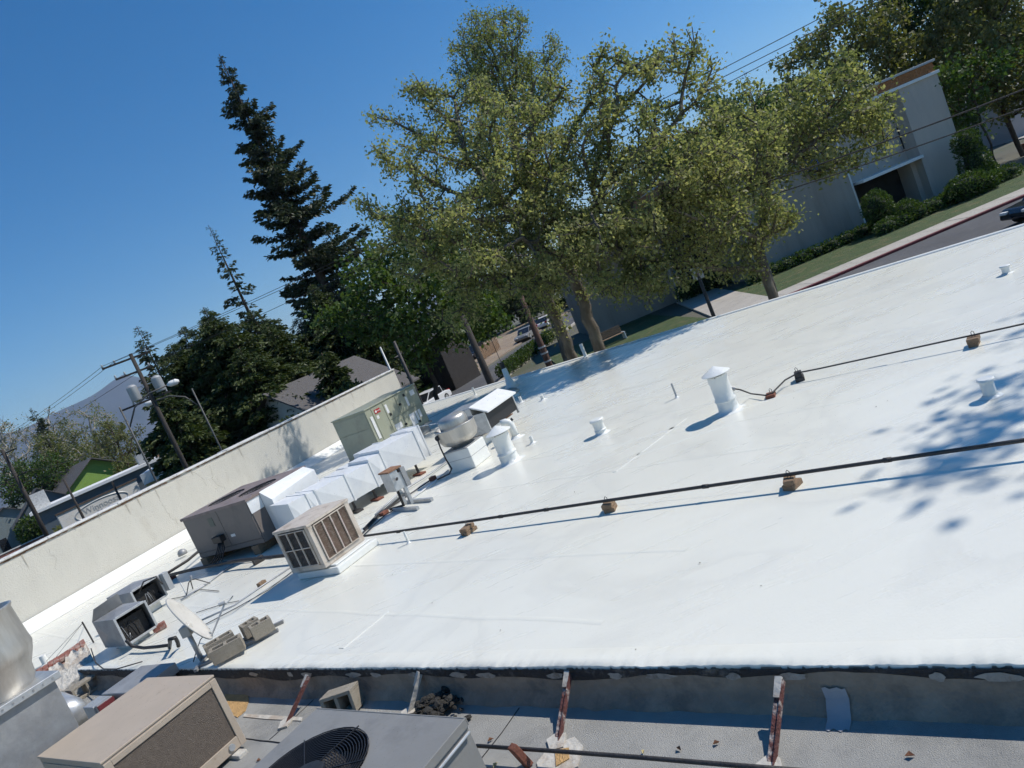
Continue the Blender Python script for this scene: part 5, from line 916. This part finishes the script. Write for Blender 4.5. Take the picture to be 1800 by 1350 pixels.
# ------------------------------------------------------------------ fence, shed, walls behind the green unit
fc_ = T('picket_fence', 'weathered wooden picket fence beside the side street', 'fence', (-2.2, 79, GZ+.1), sd_); rgx = random.Random(3)
for i in range(34): h = 1.5+rgx.uniform(-.1, .1); MB().box(i*.2, i*.2+.14, -.015, .015, .05, h, Matrix.Rotation(rgx.uniform(-.04, .04), 4, 'Y')).build('picket', wood, fc_)
for z in (.4, 1.2): MB().box(0, 6.8, .02, .06, z, z+.09).build('rail', wood, fc_)
shedm = mk('shed_boards_shaded', (.032, .028, .026), .9, var=.3, vs=4)  # boards coloured near black to stand in for shade
sh = T('dark_shed', 'dark wooden shed with a low pitched roof beyond the green rooftop unit', 'shed', F(752, 650, 63).xy.to_3d()+Vector((0, 0, GZ)), R(-32)); sh.scale = (1.45, 1.45, 1.3); MB().box(-1.4, 1.4, 0, 3, 0, 3.4).build('wall', shedm, sh); MB().add([(-1.8, -.4, 3.42), (1.8, -.4, 3.42), (1.8, 3.4, 4.0), (-1.8, 3.4, 4.0), (-1.8, -.4, 3.52), (1.8, -.4, 3.52), (1.8, 3.4, 4.1), (-1.8, 3.4, 4.1)], [(3, 2, 1, 0), (4, 5, 6, 7), (0, 1, 5, 4), (1, 2, 6, 5), (2, 3, 7, 6), (3, 0, 4, 7)]).build('roof', shingle, sh)
for i in range(9): MB().box(-1.38+i*.31, -1.1+i*.31, -.03, -.002, .02, 3.4).build('board', shedm, sh)
# ------------------------------------------------------------------ houses on the left
def gable(par, w_, d_, h, hr, wall, roof, ov=.4):
    MB().add([(-w_/2, 0, 0), (w_/2, 0, 0), (w_/2, 0, h), (0, 0, h+hr), (-w_/2, 0, h), (-w_/2, d_, 0), (w_/2, d_, 0), (w_/2, d_, h), (0, d_, h+hr), (-w_/2, d_, h)], [(0, 1, 2, 3, 4), (9, 8, 7, 6, 5), (1, 6, 7, 2), (0, 4, 9, 5)]).build('wall', wall, par)
    m = MB(); t = .12; k_ = hr/(w_/2)
    for s in (-1, 1):
        e = s*(w_/2+ov); ze = h-ov*k_; m.add([(0, -ov, h+hr+.02), (e, -ov, ze), (e, d_+ov, ze), (0, d_+ov, h+hr+.02), (0, -ov, h+hr+.02+t), (e, -ov, ze+t), (e, d_+ov, ze+t), (0, d_+ov, h+hr+.02+t)], [(0, 1, 2, 3), (7, 6, 5, 4), (0, 4, 5, 1), (1, 5, 6, 2), (2, 6, 7, 3)])
    return m.build('roof', roof, par)
def win(par, x, z, w_, h, y=-.03): f = MB().box(x-w_/2-.08, x+w_/2+.08, y, -.003, z-.08, z+h+.08).build('window', whitep, par); MB().box(x-w_/2, x-.03, y-.015, y-.001, z, z+h).build('pane', glassd, f); MB().box(x+.03, x+w_/2, y-.015, y-.001, z, z+h).build('pane', glassd, f)
hA = T('grey_green_house', 'grey-green gabled house with white window at the left edge', 'house', F(22, 925, 118).xy.to_3d()+Vector((0, 0, GZ)), R(38)); gable(hA, 8, 12, 3.2, 2.6, tealw, shingle); win(hA, 1.2, 1.0, 1.2, 1.6); MB().box(-2.2, -1.2, -.05, -.002, 0, 2.1).build('door', glassd, hA); MB().box(-4.5, -2.9, -2.5, -.1, 2.3, 2.42).build('porch_roof', shingle, hA)
hB = T('dark_gabled_house', 'dark blue-grey gabled house between the market and the left house', 'house', F(88, 905, 108).xy.to_3d()+Vector((0, 0, GZ)), R(36)); gable(hB, 7.5, 10, 3.2, 3.2, slate_blue, shingle); win(hB, .6, 1.0, 1.0, 1.4)
mk_ = T('market_building', 'dark flat-fronted market building with white fascia and rooftop unit', 'building', F(190, 868, 92).xy.to_3d()+Vector((0, 0, GZ)), R(32))
MB().box(-7, 7.5, 0, 10, 0, 3.9).build('wall', slate_blue, mk_); MB().box(-7.3, 7.8, -.5, 10.2, 3.902, 4.25).build('fascia', whitep, mk_, bev=.02); MB().box(4.2, 5.6, 1.5, 3, 4.26, 5.4).build('rooftop_unit', greymetal, mk_, bev=.03); MB().box(6.2, 7.6, 1, 2.6, 4.26, 5.7).build('vent_box', wood, mk_); MB().box(1.5, 2.9, -.04, -.002, 1.2, 2.6).build('window', glassd, mk_); MB().box(-6.6, -5.2, .5, 1.1, 4.26, 6.0).build('chimney', coping, mk_)
hC = T('lime_gabled_house', 'black-roofed house with a lime green gable behind the market', 'house', F(178, 850, 112).xy.to_3d()+Vector((0, 0, GZ)), R(52)); gable(hC, 11, 16, 3.9, 3.4, limeg, shingle, .9)
hD = T('dark_roof_house', 'house with a broad dark shingle roof behind the cream wall', 'house', (-15.2, 48.0, GZ), R(-29)); gable(hD, 8.5, 9, 3.0, 3.0, offwhite, shingle, .6)
hE = T('white_shop', 'white walled low shop glimpsed under the cedars', 'building', F(425, 740, 74).xy.to_3d()+Vector((0, 0, GZ)), R(10)); MB().box(-4.5, 4.5, 0, 8, 0, 5.0).build('wall', whitep, hE); MB().box(-4.7, 4.7, -.2, 8.2, 5.002, 5.25).build('coping', greymetal, hE)
ys = T('yellow_fascia_shop', 'low shop with tan yellow wall glimpsed below the cedar', 'building', F(385, 800, 66).xy.to_3d()+Vector((0, 0, GZ)), R(20)); MB().box(-6, 5, 0, 6, 0, 3.1).build('wall', mk('ochre_wall', (.45, .34, .14), .8), ys); MB().box(-6.1, 5.1, -.15, 6.1, 3.102, 4.0).build('fascia', whitep, ys)
for x in (-3, 0, 3): MB().box(x-.8, x+.8, -.04, -.002, .8, 2.2).build('window', glassd, ys)
sw = T('market_sign_wall', 'pale wall painted with an oval market sign', 'sign', F(192, 900, 84).xy.to_3d()+Vector((0, 0, GZ)), R(46))
zt_ = F(185, 868, 84).z-GZ; MB().box(-4.2, 3.6, 0, .3, 0, zt_).build('wall', offwhite, sw); MB().box(-4.3, 3.7, -.1, .4, zt_+.002, zt_+.16).build('coping', barkd, sw)
MB().tube([(-.3+2.6*math.cos(a*math.pi/24), -.03, zt_*.70+zt_*.24*math.sin(a*math.pi/24)) for a in range(49)], .05, 5, cap=False).build('oval_outline', greymetal, sw)
text(sw, 'Winnoosa', (-.3, -.02, zt_*.74), (R(90), 0, 0), .85, greymetal, ext=.01); text(sw, 'Market', (.1, -.02, zt_*.56), (R(90), 0, 0), .7, mk('faded_grey_paint', (.42, .42, .42), .8), ext=.01)
bw2 = T('brick_garden_wall', 'low red brick garden wall in front of the left houses', 'wall', F(60, 935, 100).xy.to_3d()+Vector((0, 0, GZ)), R(36)); MB().box(-9, 7, 0, .4, 0, 1.1).build('wall', brickm, bw2); MB().box(-9.1, 7.1, -.06, .46, 1.102, 1.2).build('coping', coping, bw2)
sheet('front_pavement', [(-100, 66), (-50, 62), (-50, 72), (-110, 84)], GZ+.012, concrete)

# ------------------------------------------------------------------ trees
def lob(px, py, D, rpx, sq=1.0, dd=1.0):
    c = F(px, py, D); r_ = rpx*D/1250; return (c.x, c.y, c.z, r_, r_*dd, r_*sq)
bA = F(1038, 615, 22.0); bA.z = GZ
tree('sycamore_tree', 'large sycamore with upright trunk left of the bench, fullest crown in the middle', bA, [lob(735, 300, 21.1, 72), lob(815, 215, 22.5, 80), lob(900, 290, 20.6, 100), lob(860, 420, 20.1, 105, 1.0, 1.6), lob(745, 420, 21.1, 80), lob(960, 440, 19.3, 85, 1.0, 1.6), lob(690, 390, 21.1, 45), lob(960, 200, 22.0, 65), lob(830, 510, 20.1, 65), lob(930, 505, 19.3, 50, 1.0, 1.6), lob(790, 560, 20.5, 42), lob(718, 150, 22.5, 22), lob(665, 200, 22.5, 22), lob(650, 270, 21.1, 20), lob(636, 348, 21.1, 18), lob(790, 125, 23.0, 22), lob(760, 180, 22.5, 30)], LF_SYC, bark, 11, n_att=820, step=.36, kill=.5, leaf=.104, per=25, spread=.29, rmax=.27, expo=2.75, trunk_pts=[F(1022, 520, 21.8), F(1000, 470, 21.6)], twigs=4)
bA2 = F(1008, 625, 22.8); bA2.z = GZ
tree('sycamore_tree', 'sycamore with leaning trunk, crown rising to the right of the middle', bA2, [lob(1090, 150, 20.5, 62), lob(1190, 150, 20.2, 60), lob(1240, 165, 20.0, 38), lob(1050, 270, 19.6, 90), lob(1160, 290, 18.9, 100), lob(1080, 400, 18.7, 85, 1.0, 1.6), lob(1250, 290, 19.1, 55), lob(1060, 480, 18.9, 58, 1.0, 1.6), lob(980, 350, 19.7, 80, 1.0, 1.6), lob(1100, 75, 20.6, 16), lob(1198, 72, 20.4, 17), lob(1268, 112, 20.4, 20), lob(1150, 95, 20.5, 24), lob(1035, 150, 21.0, 28), lob(1150, 490, 18.7, 45, 1.0, 1.6)], LF_SYC, bark, 23, n_att=760, step=.36, kill=.5, leaf=.104, per=25, spread=.29, rmax=.27, expo=2.75, trunk_pts=[F(978, 560, 22.8), F(960, 520, 22.4), F(990, 450, 21.6)], twigs=4)
bB = F(1350, 527, 21.5); bB.z = GZ
tree('sycamore_tree', 'yellow-green sycamore whose trunk stands before the long pale wall', bB, [lob(1240, 380, 19.6, 85), lob(1320, 350, 21.0, 72), lob(1200, 450, 19.1, 55), lob(1365, 385, 21.5, 40), lob(1290, 270, 21.5, 80), lob(1120, 470, 19.1, 50, 1.0, 1.6), lob(1290, 440, 20.6, 45), lob(1400, 395, 21.5, 16)], LF_SYC, bark, 37, n_att=520, step=.36, kill=.5, leaf=.104, per=25, spread=.29, rmax=.22, expo=2.75, trunk_pts=[F(1335, 450, 21.5), F(1322, 410, 21.4)], twigs=4)
tree('plane_tree', 'rounded yellowish tree in front of the brick-parapet office', F(1352, 520, 27).xy.to_3d()+Vector((0, 0, GZ)), [lob(1400, 230, 28, 80), lob(1470, 190, 28.5, 75), lob(1520, 245, 28.5, 48), lob(1430, 270, 27, 50), lob(1330, 210, 28, 60), lob(1550, 180, 29, 25), lob(1560, 240, 29, 22)], LF_SYC, bark, 41, n_att=460, step=.44, kill=.62, leaf=.15, per=26, spread=.44, rmax=.2, twigs=3, trunk_pts=[F(1338, 440, 27.5), F(1345, 330, 27.8)])
tree('ash_tree', 'tall twiggy pale tree rising behind the middle sycamore', F(960, 560, 42).xy.to_3d()+Vector((0, 0, GZ)), [lob(870, 130, 42, 70, 1.4), lob(930, 160, 42, 60), lob(845, 80, 42, 38), lob(895, 55, 42, 38), lob(960, 105, 42, 36), lob(820, 110, 42, 22), lob(980, 90, 42, 14), lob(880, 30, 42, 16)], LF_TWG, bark, 53, n_att=1300, step=.5, kill=.55, leaf=.14, per=13, spread=.4, rmax=.26, twigs=4, tip=.011)
tree('linden_tree', 'fresh green round tree behind the green rooftop unit', F(740, 640, 48).xy.to_3d()+Vector((0, 0, GZ)), [lob(660, 535, 46, 75), lob(740, 560, 45, 80), lob(690, 460, 47, 70), lob(780, 480, 47, 80), lob(610, 560, 47, 40), lob(830, 560, 46, 60)], LF_GRN, barkd, 61, n_att=420, step=.8, kill=1.2, leaf=.34, per=30, spread=.85, rmax=.3, twigs=3)
tree('oak_tree', 'airy olive tree on the skyline left of the right-hand trees', F(1500, 330, 72).xy.to_3d()+Vector((0, 0, GZ)), [lob(1480, 90, 72, 70), lob(1420, 130, 72, 50), lob(1540, 60, 72, 55), lob(1530, 140, 72, 60)], LF_OLV, barkd, 67, n_att=420, step=.9, kill=1.2, leaf=.36, per=22, spread=.8, rmax=.4, twigs=3)
tree('camphor_tree', 'dark green tree behind the right end of the brick parapet', F(1690, 200, 82).xy.to_3d()+Vector((0, 0, GZ)), [lob(1620, 60, 80, 70, 1.3), lob(1690, 100, 82, 70, 1.3), lob(1600, -20, 80, 60), lob(1700, 180, 82, 45), lob(1650, 150, 82, 40)], LF_DGR, barkd, 71, n_att=420, step=1.0, kill=1.4, leaf=.42, per=30, spread=.95, rmax=.45, twigs=3)
tree('elm_tree', 'brownish olive street tree filling the upper right corner', F(1780, 215, 72).xy.to_3d()+Vector((0, 0, GZ)), [lob(1720, 60, 72, 75), lob(1790, 30, 70, 85), lob(1770, 130, 72, 60), lob(1840, 90, 70, 80), lob(1730, -30, 72, 70)], LF_OLV, barkd, 73, n_att=440, step=.9, kill=1.25, leaf=.36, per=28, spread=.85, rmax=.45, trunk_pts=[F(1750, 165, 72)], twigs=3)
tree('street_tree', 'slender dark-trunked tree beside the columnar shrub', F(1738, 235, 62).xy.to_3d()+Vector((0, 0, GZ)), [lob(1700, 150, 62, 40), lob(1730, 130, 62, 35), lob(1690, 210, 62, 25)], LF_DGR, barkd, 79, n_att=160, step=.8, kill=1.1, leaf=.32, per=26, spread=.7, rmax=.22, twigs=3)
# tree off to the right whose branches shade the roof there
tree('sycamore_tree', 'sycamore right of the roof whose leaf shadow falls on the white roof', (20.5, 8.7, GZ), [(13.9, 6.6, 9.0, 3.2, 1.9, 2.2), (17.6, 7.6, 9.5, 3.5, 3.0, 3.2), (11.2, 6.3, 8.6, 1.5, 1.1, 1.0), (21.5, 8.6, 9, 3, 3, 3)], LF_SYC, bark, 83, n_att=300, step=.45, kill=.7, leaf=.16, per=14, spread=.36, rmax=.26, trunk_pts=[(20, 8.4, 3)], twigs=3)
# conifers
def cbase(px, py, D): p = F(px, py, D); p.z = GZ; return p
rwp = F(385, 95, 75); prof = lambda t: 6.1*min(1, (1-t)*1.7)**.8*(.86+.14*math.sin(t*61))+.05
conifer('redwood_tree', 'tall dark redwood with a narrow ragged spire against the sky', (F(590, 540, 75).x, F(590, 540, 75).y, GZ), rwp.z-GZ, prof, LF_RW, barkd, 5, nb=300, z0=.12, droop=.10, spray=.46, dens=19, lean=(rwp.x-F(590, 540, 75).x, rwp.y-F(590, 540, 75).y), trunk_r=.8, tipup=.22, side=(.18, -.3), gap=.1)
p = F(366, 396, 92); conifer('thin_fir_tree', 'thin sparse fir left of the tall redwood', (p.x, p.y, GZ), p.z-GZ, lambda t: 4.6*(1-t)**1.0*(.7+.3*math.sin(t*50))+.3, LF_RW, barkd, 6, nb=120, z0=.3, droop=.05, spray=.55, dens=5, trunk_r=.5, tipup=.2, gap=.25)
p = F(240, 573, 85); conifer('small_fir_tree', 'short dark fir directly behind the transformer pole', (p.x, p.y, GZ), p.z-GZ, lambda t: 3.0*(1-t)**.7+.25, LF_RW, barkd, 7, nb=110, z0=.3, droop=.1, spray=.5, dens=7, trunk_r=.35, gap=.1)
p = F(54, 716, 150); conifer('spire_fir_tree', 'small brown-green spire fir above the bare trees at far left', (p.x, p.y, GZ), p.z-GZ, lambda t: 2.6*(1-t)**.8+.2, LF_RW, barkd, 8, nb=90, z0=.3, droop=.1, spray=.6, dens=6, trunk_r=.35)
p = F(1307, 126, 110); conifer('sparse_pine_tree', 'tiny sparse conifer tip on the skyline right of the sycamores', (p.x, p.y, GZ), p.z-GZ, lambda t: 3.2*(1-t)**.6+.2, LF_RW, barkd, 9, nb=60, z0=.55, droop=.0, spray=.45, dens=3, trunk_r=.3, gap=.3)
def cedar(lbl, px, py, D, rr, seed, nb=150, z0=.12, dens=26, name='cedar_tree', pw_=.62, spray=.36):
    p = F(px, py, D); return conifer(name, lbl, (p.x, p.y, GZ), p.z-GZ, lambda t: rr*(1-t)**pw_*(.8+.2*math.sin(t*23))+.3, LF_CED, barkd, seed, nb=nb, z0=z0, droop=.34, spray=spray, dens=dens, trunk_r=.4, tipup=.06)
cedar('broad drooping cedar right of the street lamp', 362, 550, 55, 8.0, 31, 230); cedar('dark cedar behind the transformer pole, left of the broad one', 300, 605, 57, 6.6, 32, 190); cedar('blue-green cedar at the right of the cedar group', 470, 575, 60, 6.6, 33, 190); cedar('narrow cedar with a bent tip between the poles', 357, 540, 66, 3.6, 34, 90); cedar('dark bushy conifer below the redwood', 545, 500, 66, 5.0, 35, 160, z0=.05); cedar('dark evergreen beside the fresh green tree', 610, 540, 60, 4.4, 36, 130, z0=.05); cedar('dark conifer growing above the shingle roof', 565, 620, 50, 2.6, 39, 90, z0=.05)
cedar('dense dark cedar filling in behind the street lamps', 330, 620, 62, 7.0, 131, 190, z0=.03); cedar('dark cedar rising right behind the dark-roofed house', 520, 560, 72, 7.0, 132, 170, z0=.03); cedar('squat dark cedar at the left end of the cedar group', 262, 660, 58, 4.6, 133, 120, z0=.03)
cedar('tall dark cedar between the broad cedar and the redwood', 440, 545, 64, 7.4, 134, 200, z0=.03); cedar('dark cedar wedged between the transformer pole and the broad cedar', 318, 575, 66, 6.4, 135, 170, z0=.03); cedar('dark filler evergreen left of the fresh green tree', 575, 545, 62, 5.6, 136, 150, z0=.03)
cedar('low dark evergreen behind the broad cedar', 420, 610, 52, 4.6, 37, 120, z0=.03); cedar('low dark evergreen left of the street lamp', 285, 690, 50, 3.6, 38, 100, z0=.03)
# bare and budding trees at the left
BT = [(30, 800, 150, 55, 'grey bare tree at the left edge under the mountain', LF_OLV, barkp, 2), (85, 765, 155, 45, 'bare twiggy tree beside the spire fir', LF_OLV, barkp, 2), (110, 800, 140, 55, 'olive budding tree in the middle of the bare trees', LF_OLV, barkp, 14), (165, 760, 150, 55, 'bare white-limbed tree on the skyline below the wires', LF_TWG, barkp, 3), (205, 780, 138, 48, 'yellow-green budding tree left of the lamp pole', LF_OLV, barkd, 16), (150, 820, 125, 40, 'low olive tree with white trunk behind the lime gable', LF_OLV, barkp, 12), (50, 850, 120, 40, 'green round tree above the dark house', LF_DGR, barkd, 16), (100, 835, 118, 35, 'green bushy tree behind the dark gabled house', LF_DGR, barkd, 16), (10, 850, 128, 30, 'small green tree by the left pole', LF_DGR, barkd, 12), (230, 830, 110, 30, 'olive shrubby tree right of the lime gable', LF_OLV, barkd, 12), (0, 770, 160, 35, 'bare grey tree cut by the left edge', LF_OLV, barkp, 2)]
for i, (x, y, D, r_, lb_, lm, bk, per) in enumerate(BT): tree('budding_tree', lb_, F(x, y+40, D).xy.to_3d()+Vector((0, 0, GZ)), [lob(x, y, D, r_*.8, 1.1), lob(x-r_*.4, y+14, D, r_*.5), lob(x+r_*.45, y+4, D, r_*.55)], lm, bk, 101+i, n_att=230, step=.9, kill=1.1, leaf=.34, per=per, spread=.8, tip=.03, rmax=.4, twigs=3, group='budding trees on the left', shell=.5)
# background tree line closing the horizon
tl = [(520, 690, 95, 5.5, 'dark'), (700, 620, 100, 5, 'dark'), (830, 540, 120, 6, 'mid'), (900, 520, 125, 6, 'mid'), (1080, 440, 110, 6.5, 'mid'), (1200, 300, 105, 7, 'mid'), (1290, 230, 100, 7, 'mid'), (1350, 220, 96, 6, 'mid'), (640, 600, 88, 5, 'dark'), (1000, 470, 115, 7, 'mid'), (1140, 380, 120, 7, 'mid')]
tlb = ['behind the cedars', 'behind the dark shed', 'beyond the picket fence', 'at the end of the side street', 'behind the leaning sycamore', 'on the skyline under the small conifer tip', 'left of the rounded yellowish tree', 'just behind the rounded yellowish tree', 'behind the fresh green tree', 'seen through the middle sycamore', 'beyond the office wing roof']
for i, ((x, y, D, r_, kd), s_) in enumerate(zip(tl, tlb)):
    c = F(x, y, D); tree('background_tree', 'distant %s green tree %s' % (kd, s_), (c.x, c.y, GZ), [(c.x, c.y, max(c.z-1, 2), r_, r_, r_*.9), (c.x+r_*.6, c.y, max(c.z-3, 1), r_*.7, r_*.7, r_*.7), (c.x-r_*.7, c.y, max(c.z-2.5, 1), r_*.7, r_*.7, r_*.7)], LF_DGR if kd == 'mid' else LF_CED, barkd, 140+i, n_att=200, step=1.1, kill=1.5, leaf=.5, per=26, spread=1.0, tip=.03, rmax=.35, twigs=3, group='background tree line')
# ------------------------------------------------------------------ shrubs and hedges
def on(x, y): return Vector((x, y, GZ+.1))
bush('columnar_shrub', 'tall clipped columnar shrub at the right end of the office', on(AY(1712, 285, 47).x, 47), [(0, 0, 1.6, 1.0, 1.0, 1.9), (-.1, 0, 3.2, .85, .85, .9), (.2, 0, .8, 1.1, 1.0, .9)], LF_HDG, 1, 5200, .16)
bush('round_shrub', 'clipped round dark shrub beside the pilaster', on(AY(1546, 375, 46.5).x, 46.5), [(0, 0, 1.6, .95, .95, 1.15), (0, 0, .5, .6, .6, .6)], LF_HDG, 2, 3600, .13)
bush('low_shrub', 'leafy light green shrub in front of the dark entry', on(AY(1593, 378, 45.5).x, 45.5), [(0, 0, .7, 1.0, .9, .75), (-.9, .2, .5, .7, .7, .5)], LF_HDG, 3, 2600, .15)
bush('low_shrub', 'rounded shrub below the right corner of the office', on(AY(1700, 322, 44.5).x, 44.5), [(0, 0, .8, 1.5, 1.0, .8), (1.1, 0, .6, .9, .8, .6)], LF_HDG, 4, 3200, .15)
hg = [(AY(1560, 400, 44.8).x+i*1.15, 44.8+.12*i) for i in range(9)]
bush('hedge', 'low clipped hedge along the front of the office', on(hg[0][0], hg[0][1]), [(x-hg[0][0], y-hg[0][1], .4, .85, .7, .5) for x, y in hg], LF_HDG, 5, 6000, .13, cat='hedge')
bush('hedge', 'dark low hedge at the foot of the long pale wall', on(22, 47.6), [(i*1.1-4, 0, .35, .8, .6, .45) for i in range(9)], LF_HDG, 6, 4200, .14, cat='hedge')
bush('hedge', 'clipped hedge along the side street below the brown pole', on(-.2, 55), [(i*.42, i*1.05, .5, .6, .6, .6) for i in range(14)], LF_HDG, 7, 6500, .16, cat='hedge')
bush('verge_shrub', 'bright green shrubs on the verge left of the side street', on(-8.4, 58), [(i*.5-.3, i*1.1, .5, .7, .7, .6) for i in range(12)], LF_GRN, 8, 6000, .2)
bush('low_shrub', 'dark shrubs at the entry between the office wings', on(17, 54.6), [(i*.9-2, 0, .6, .7, .6, .75) for i in range(5)], LF_HDG, 9, 2500, .16)
bush('hedge', 'hedge beside the path at the far right', on(50, 46), [(i*1.3, 0, .5, .9, .8, .6) for i in range(7)], LF_HDG, 10, 4200, .16, cat='hedge')
bush('low_shrub', 'shrubs between the street tree and the columnar shrub', on(52.5, 60), [(i*1.2, i*.6, 1.0, 1.1, 1.1, 1.1) for i in range(4)], LF_HDG, 11, 3600, .2)
bush('yard_shrub', 'olive shrub beside the market sign wall', F(118, 898, 88).xy.to_3d()+Vector((0, 0, GZ)), [(0, 0, 1, 2, 1.6, 1.2), (2, 0, .8, 1.6, 1.4, 1)], LF_OLV, 12, 2600, .3)
bush('yard_shrub', 'dark bush in front of the grey-green house', F(50, 905, 106).xy.to_3d()+Vector((0, 0, GZ)), [(0, 0, 1.8, 2.2, 1.8, 2.0), (2, 0, 1.4, 1.6, 1.4, 1.6)], LF_HDG, 13, 3000, .34)
bush('ivy_mound', 'dark ivy mound behind the cream wall under the cedars', F(330, 800, 54).xy.to_3d()+Vector((0, 0, GZ)), [(0, 0, 1.8, 3, 2, 2), (3.5, 1, 2, 3, 2, 2.2), (-3, 0, 1.4, 2.4, 2, 1.7)], LF_CED, 14, 5000, .3)
bush('ivy_mound', 'dark shrub mass behind the green rooftop unit and wall', F(610, 690, 44).xy.to_3d()+Vector((0, 0, GZ)), [(0, 0, 2.2, 2.4, 2.2, 2.4), (-3, -1, 2, 2.4, 2, 2.2)], LF_CED, 15, 4500, .28)
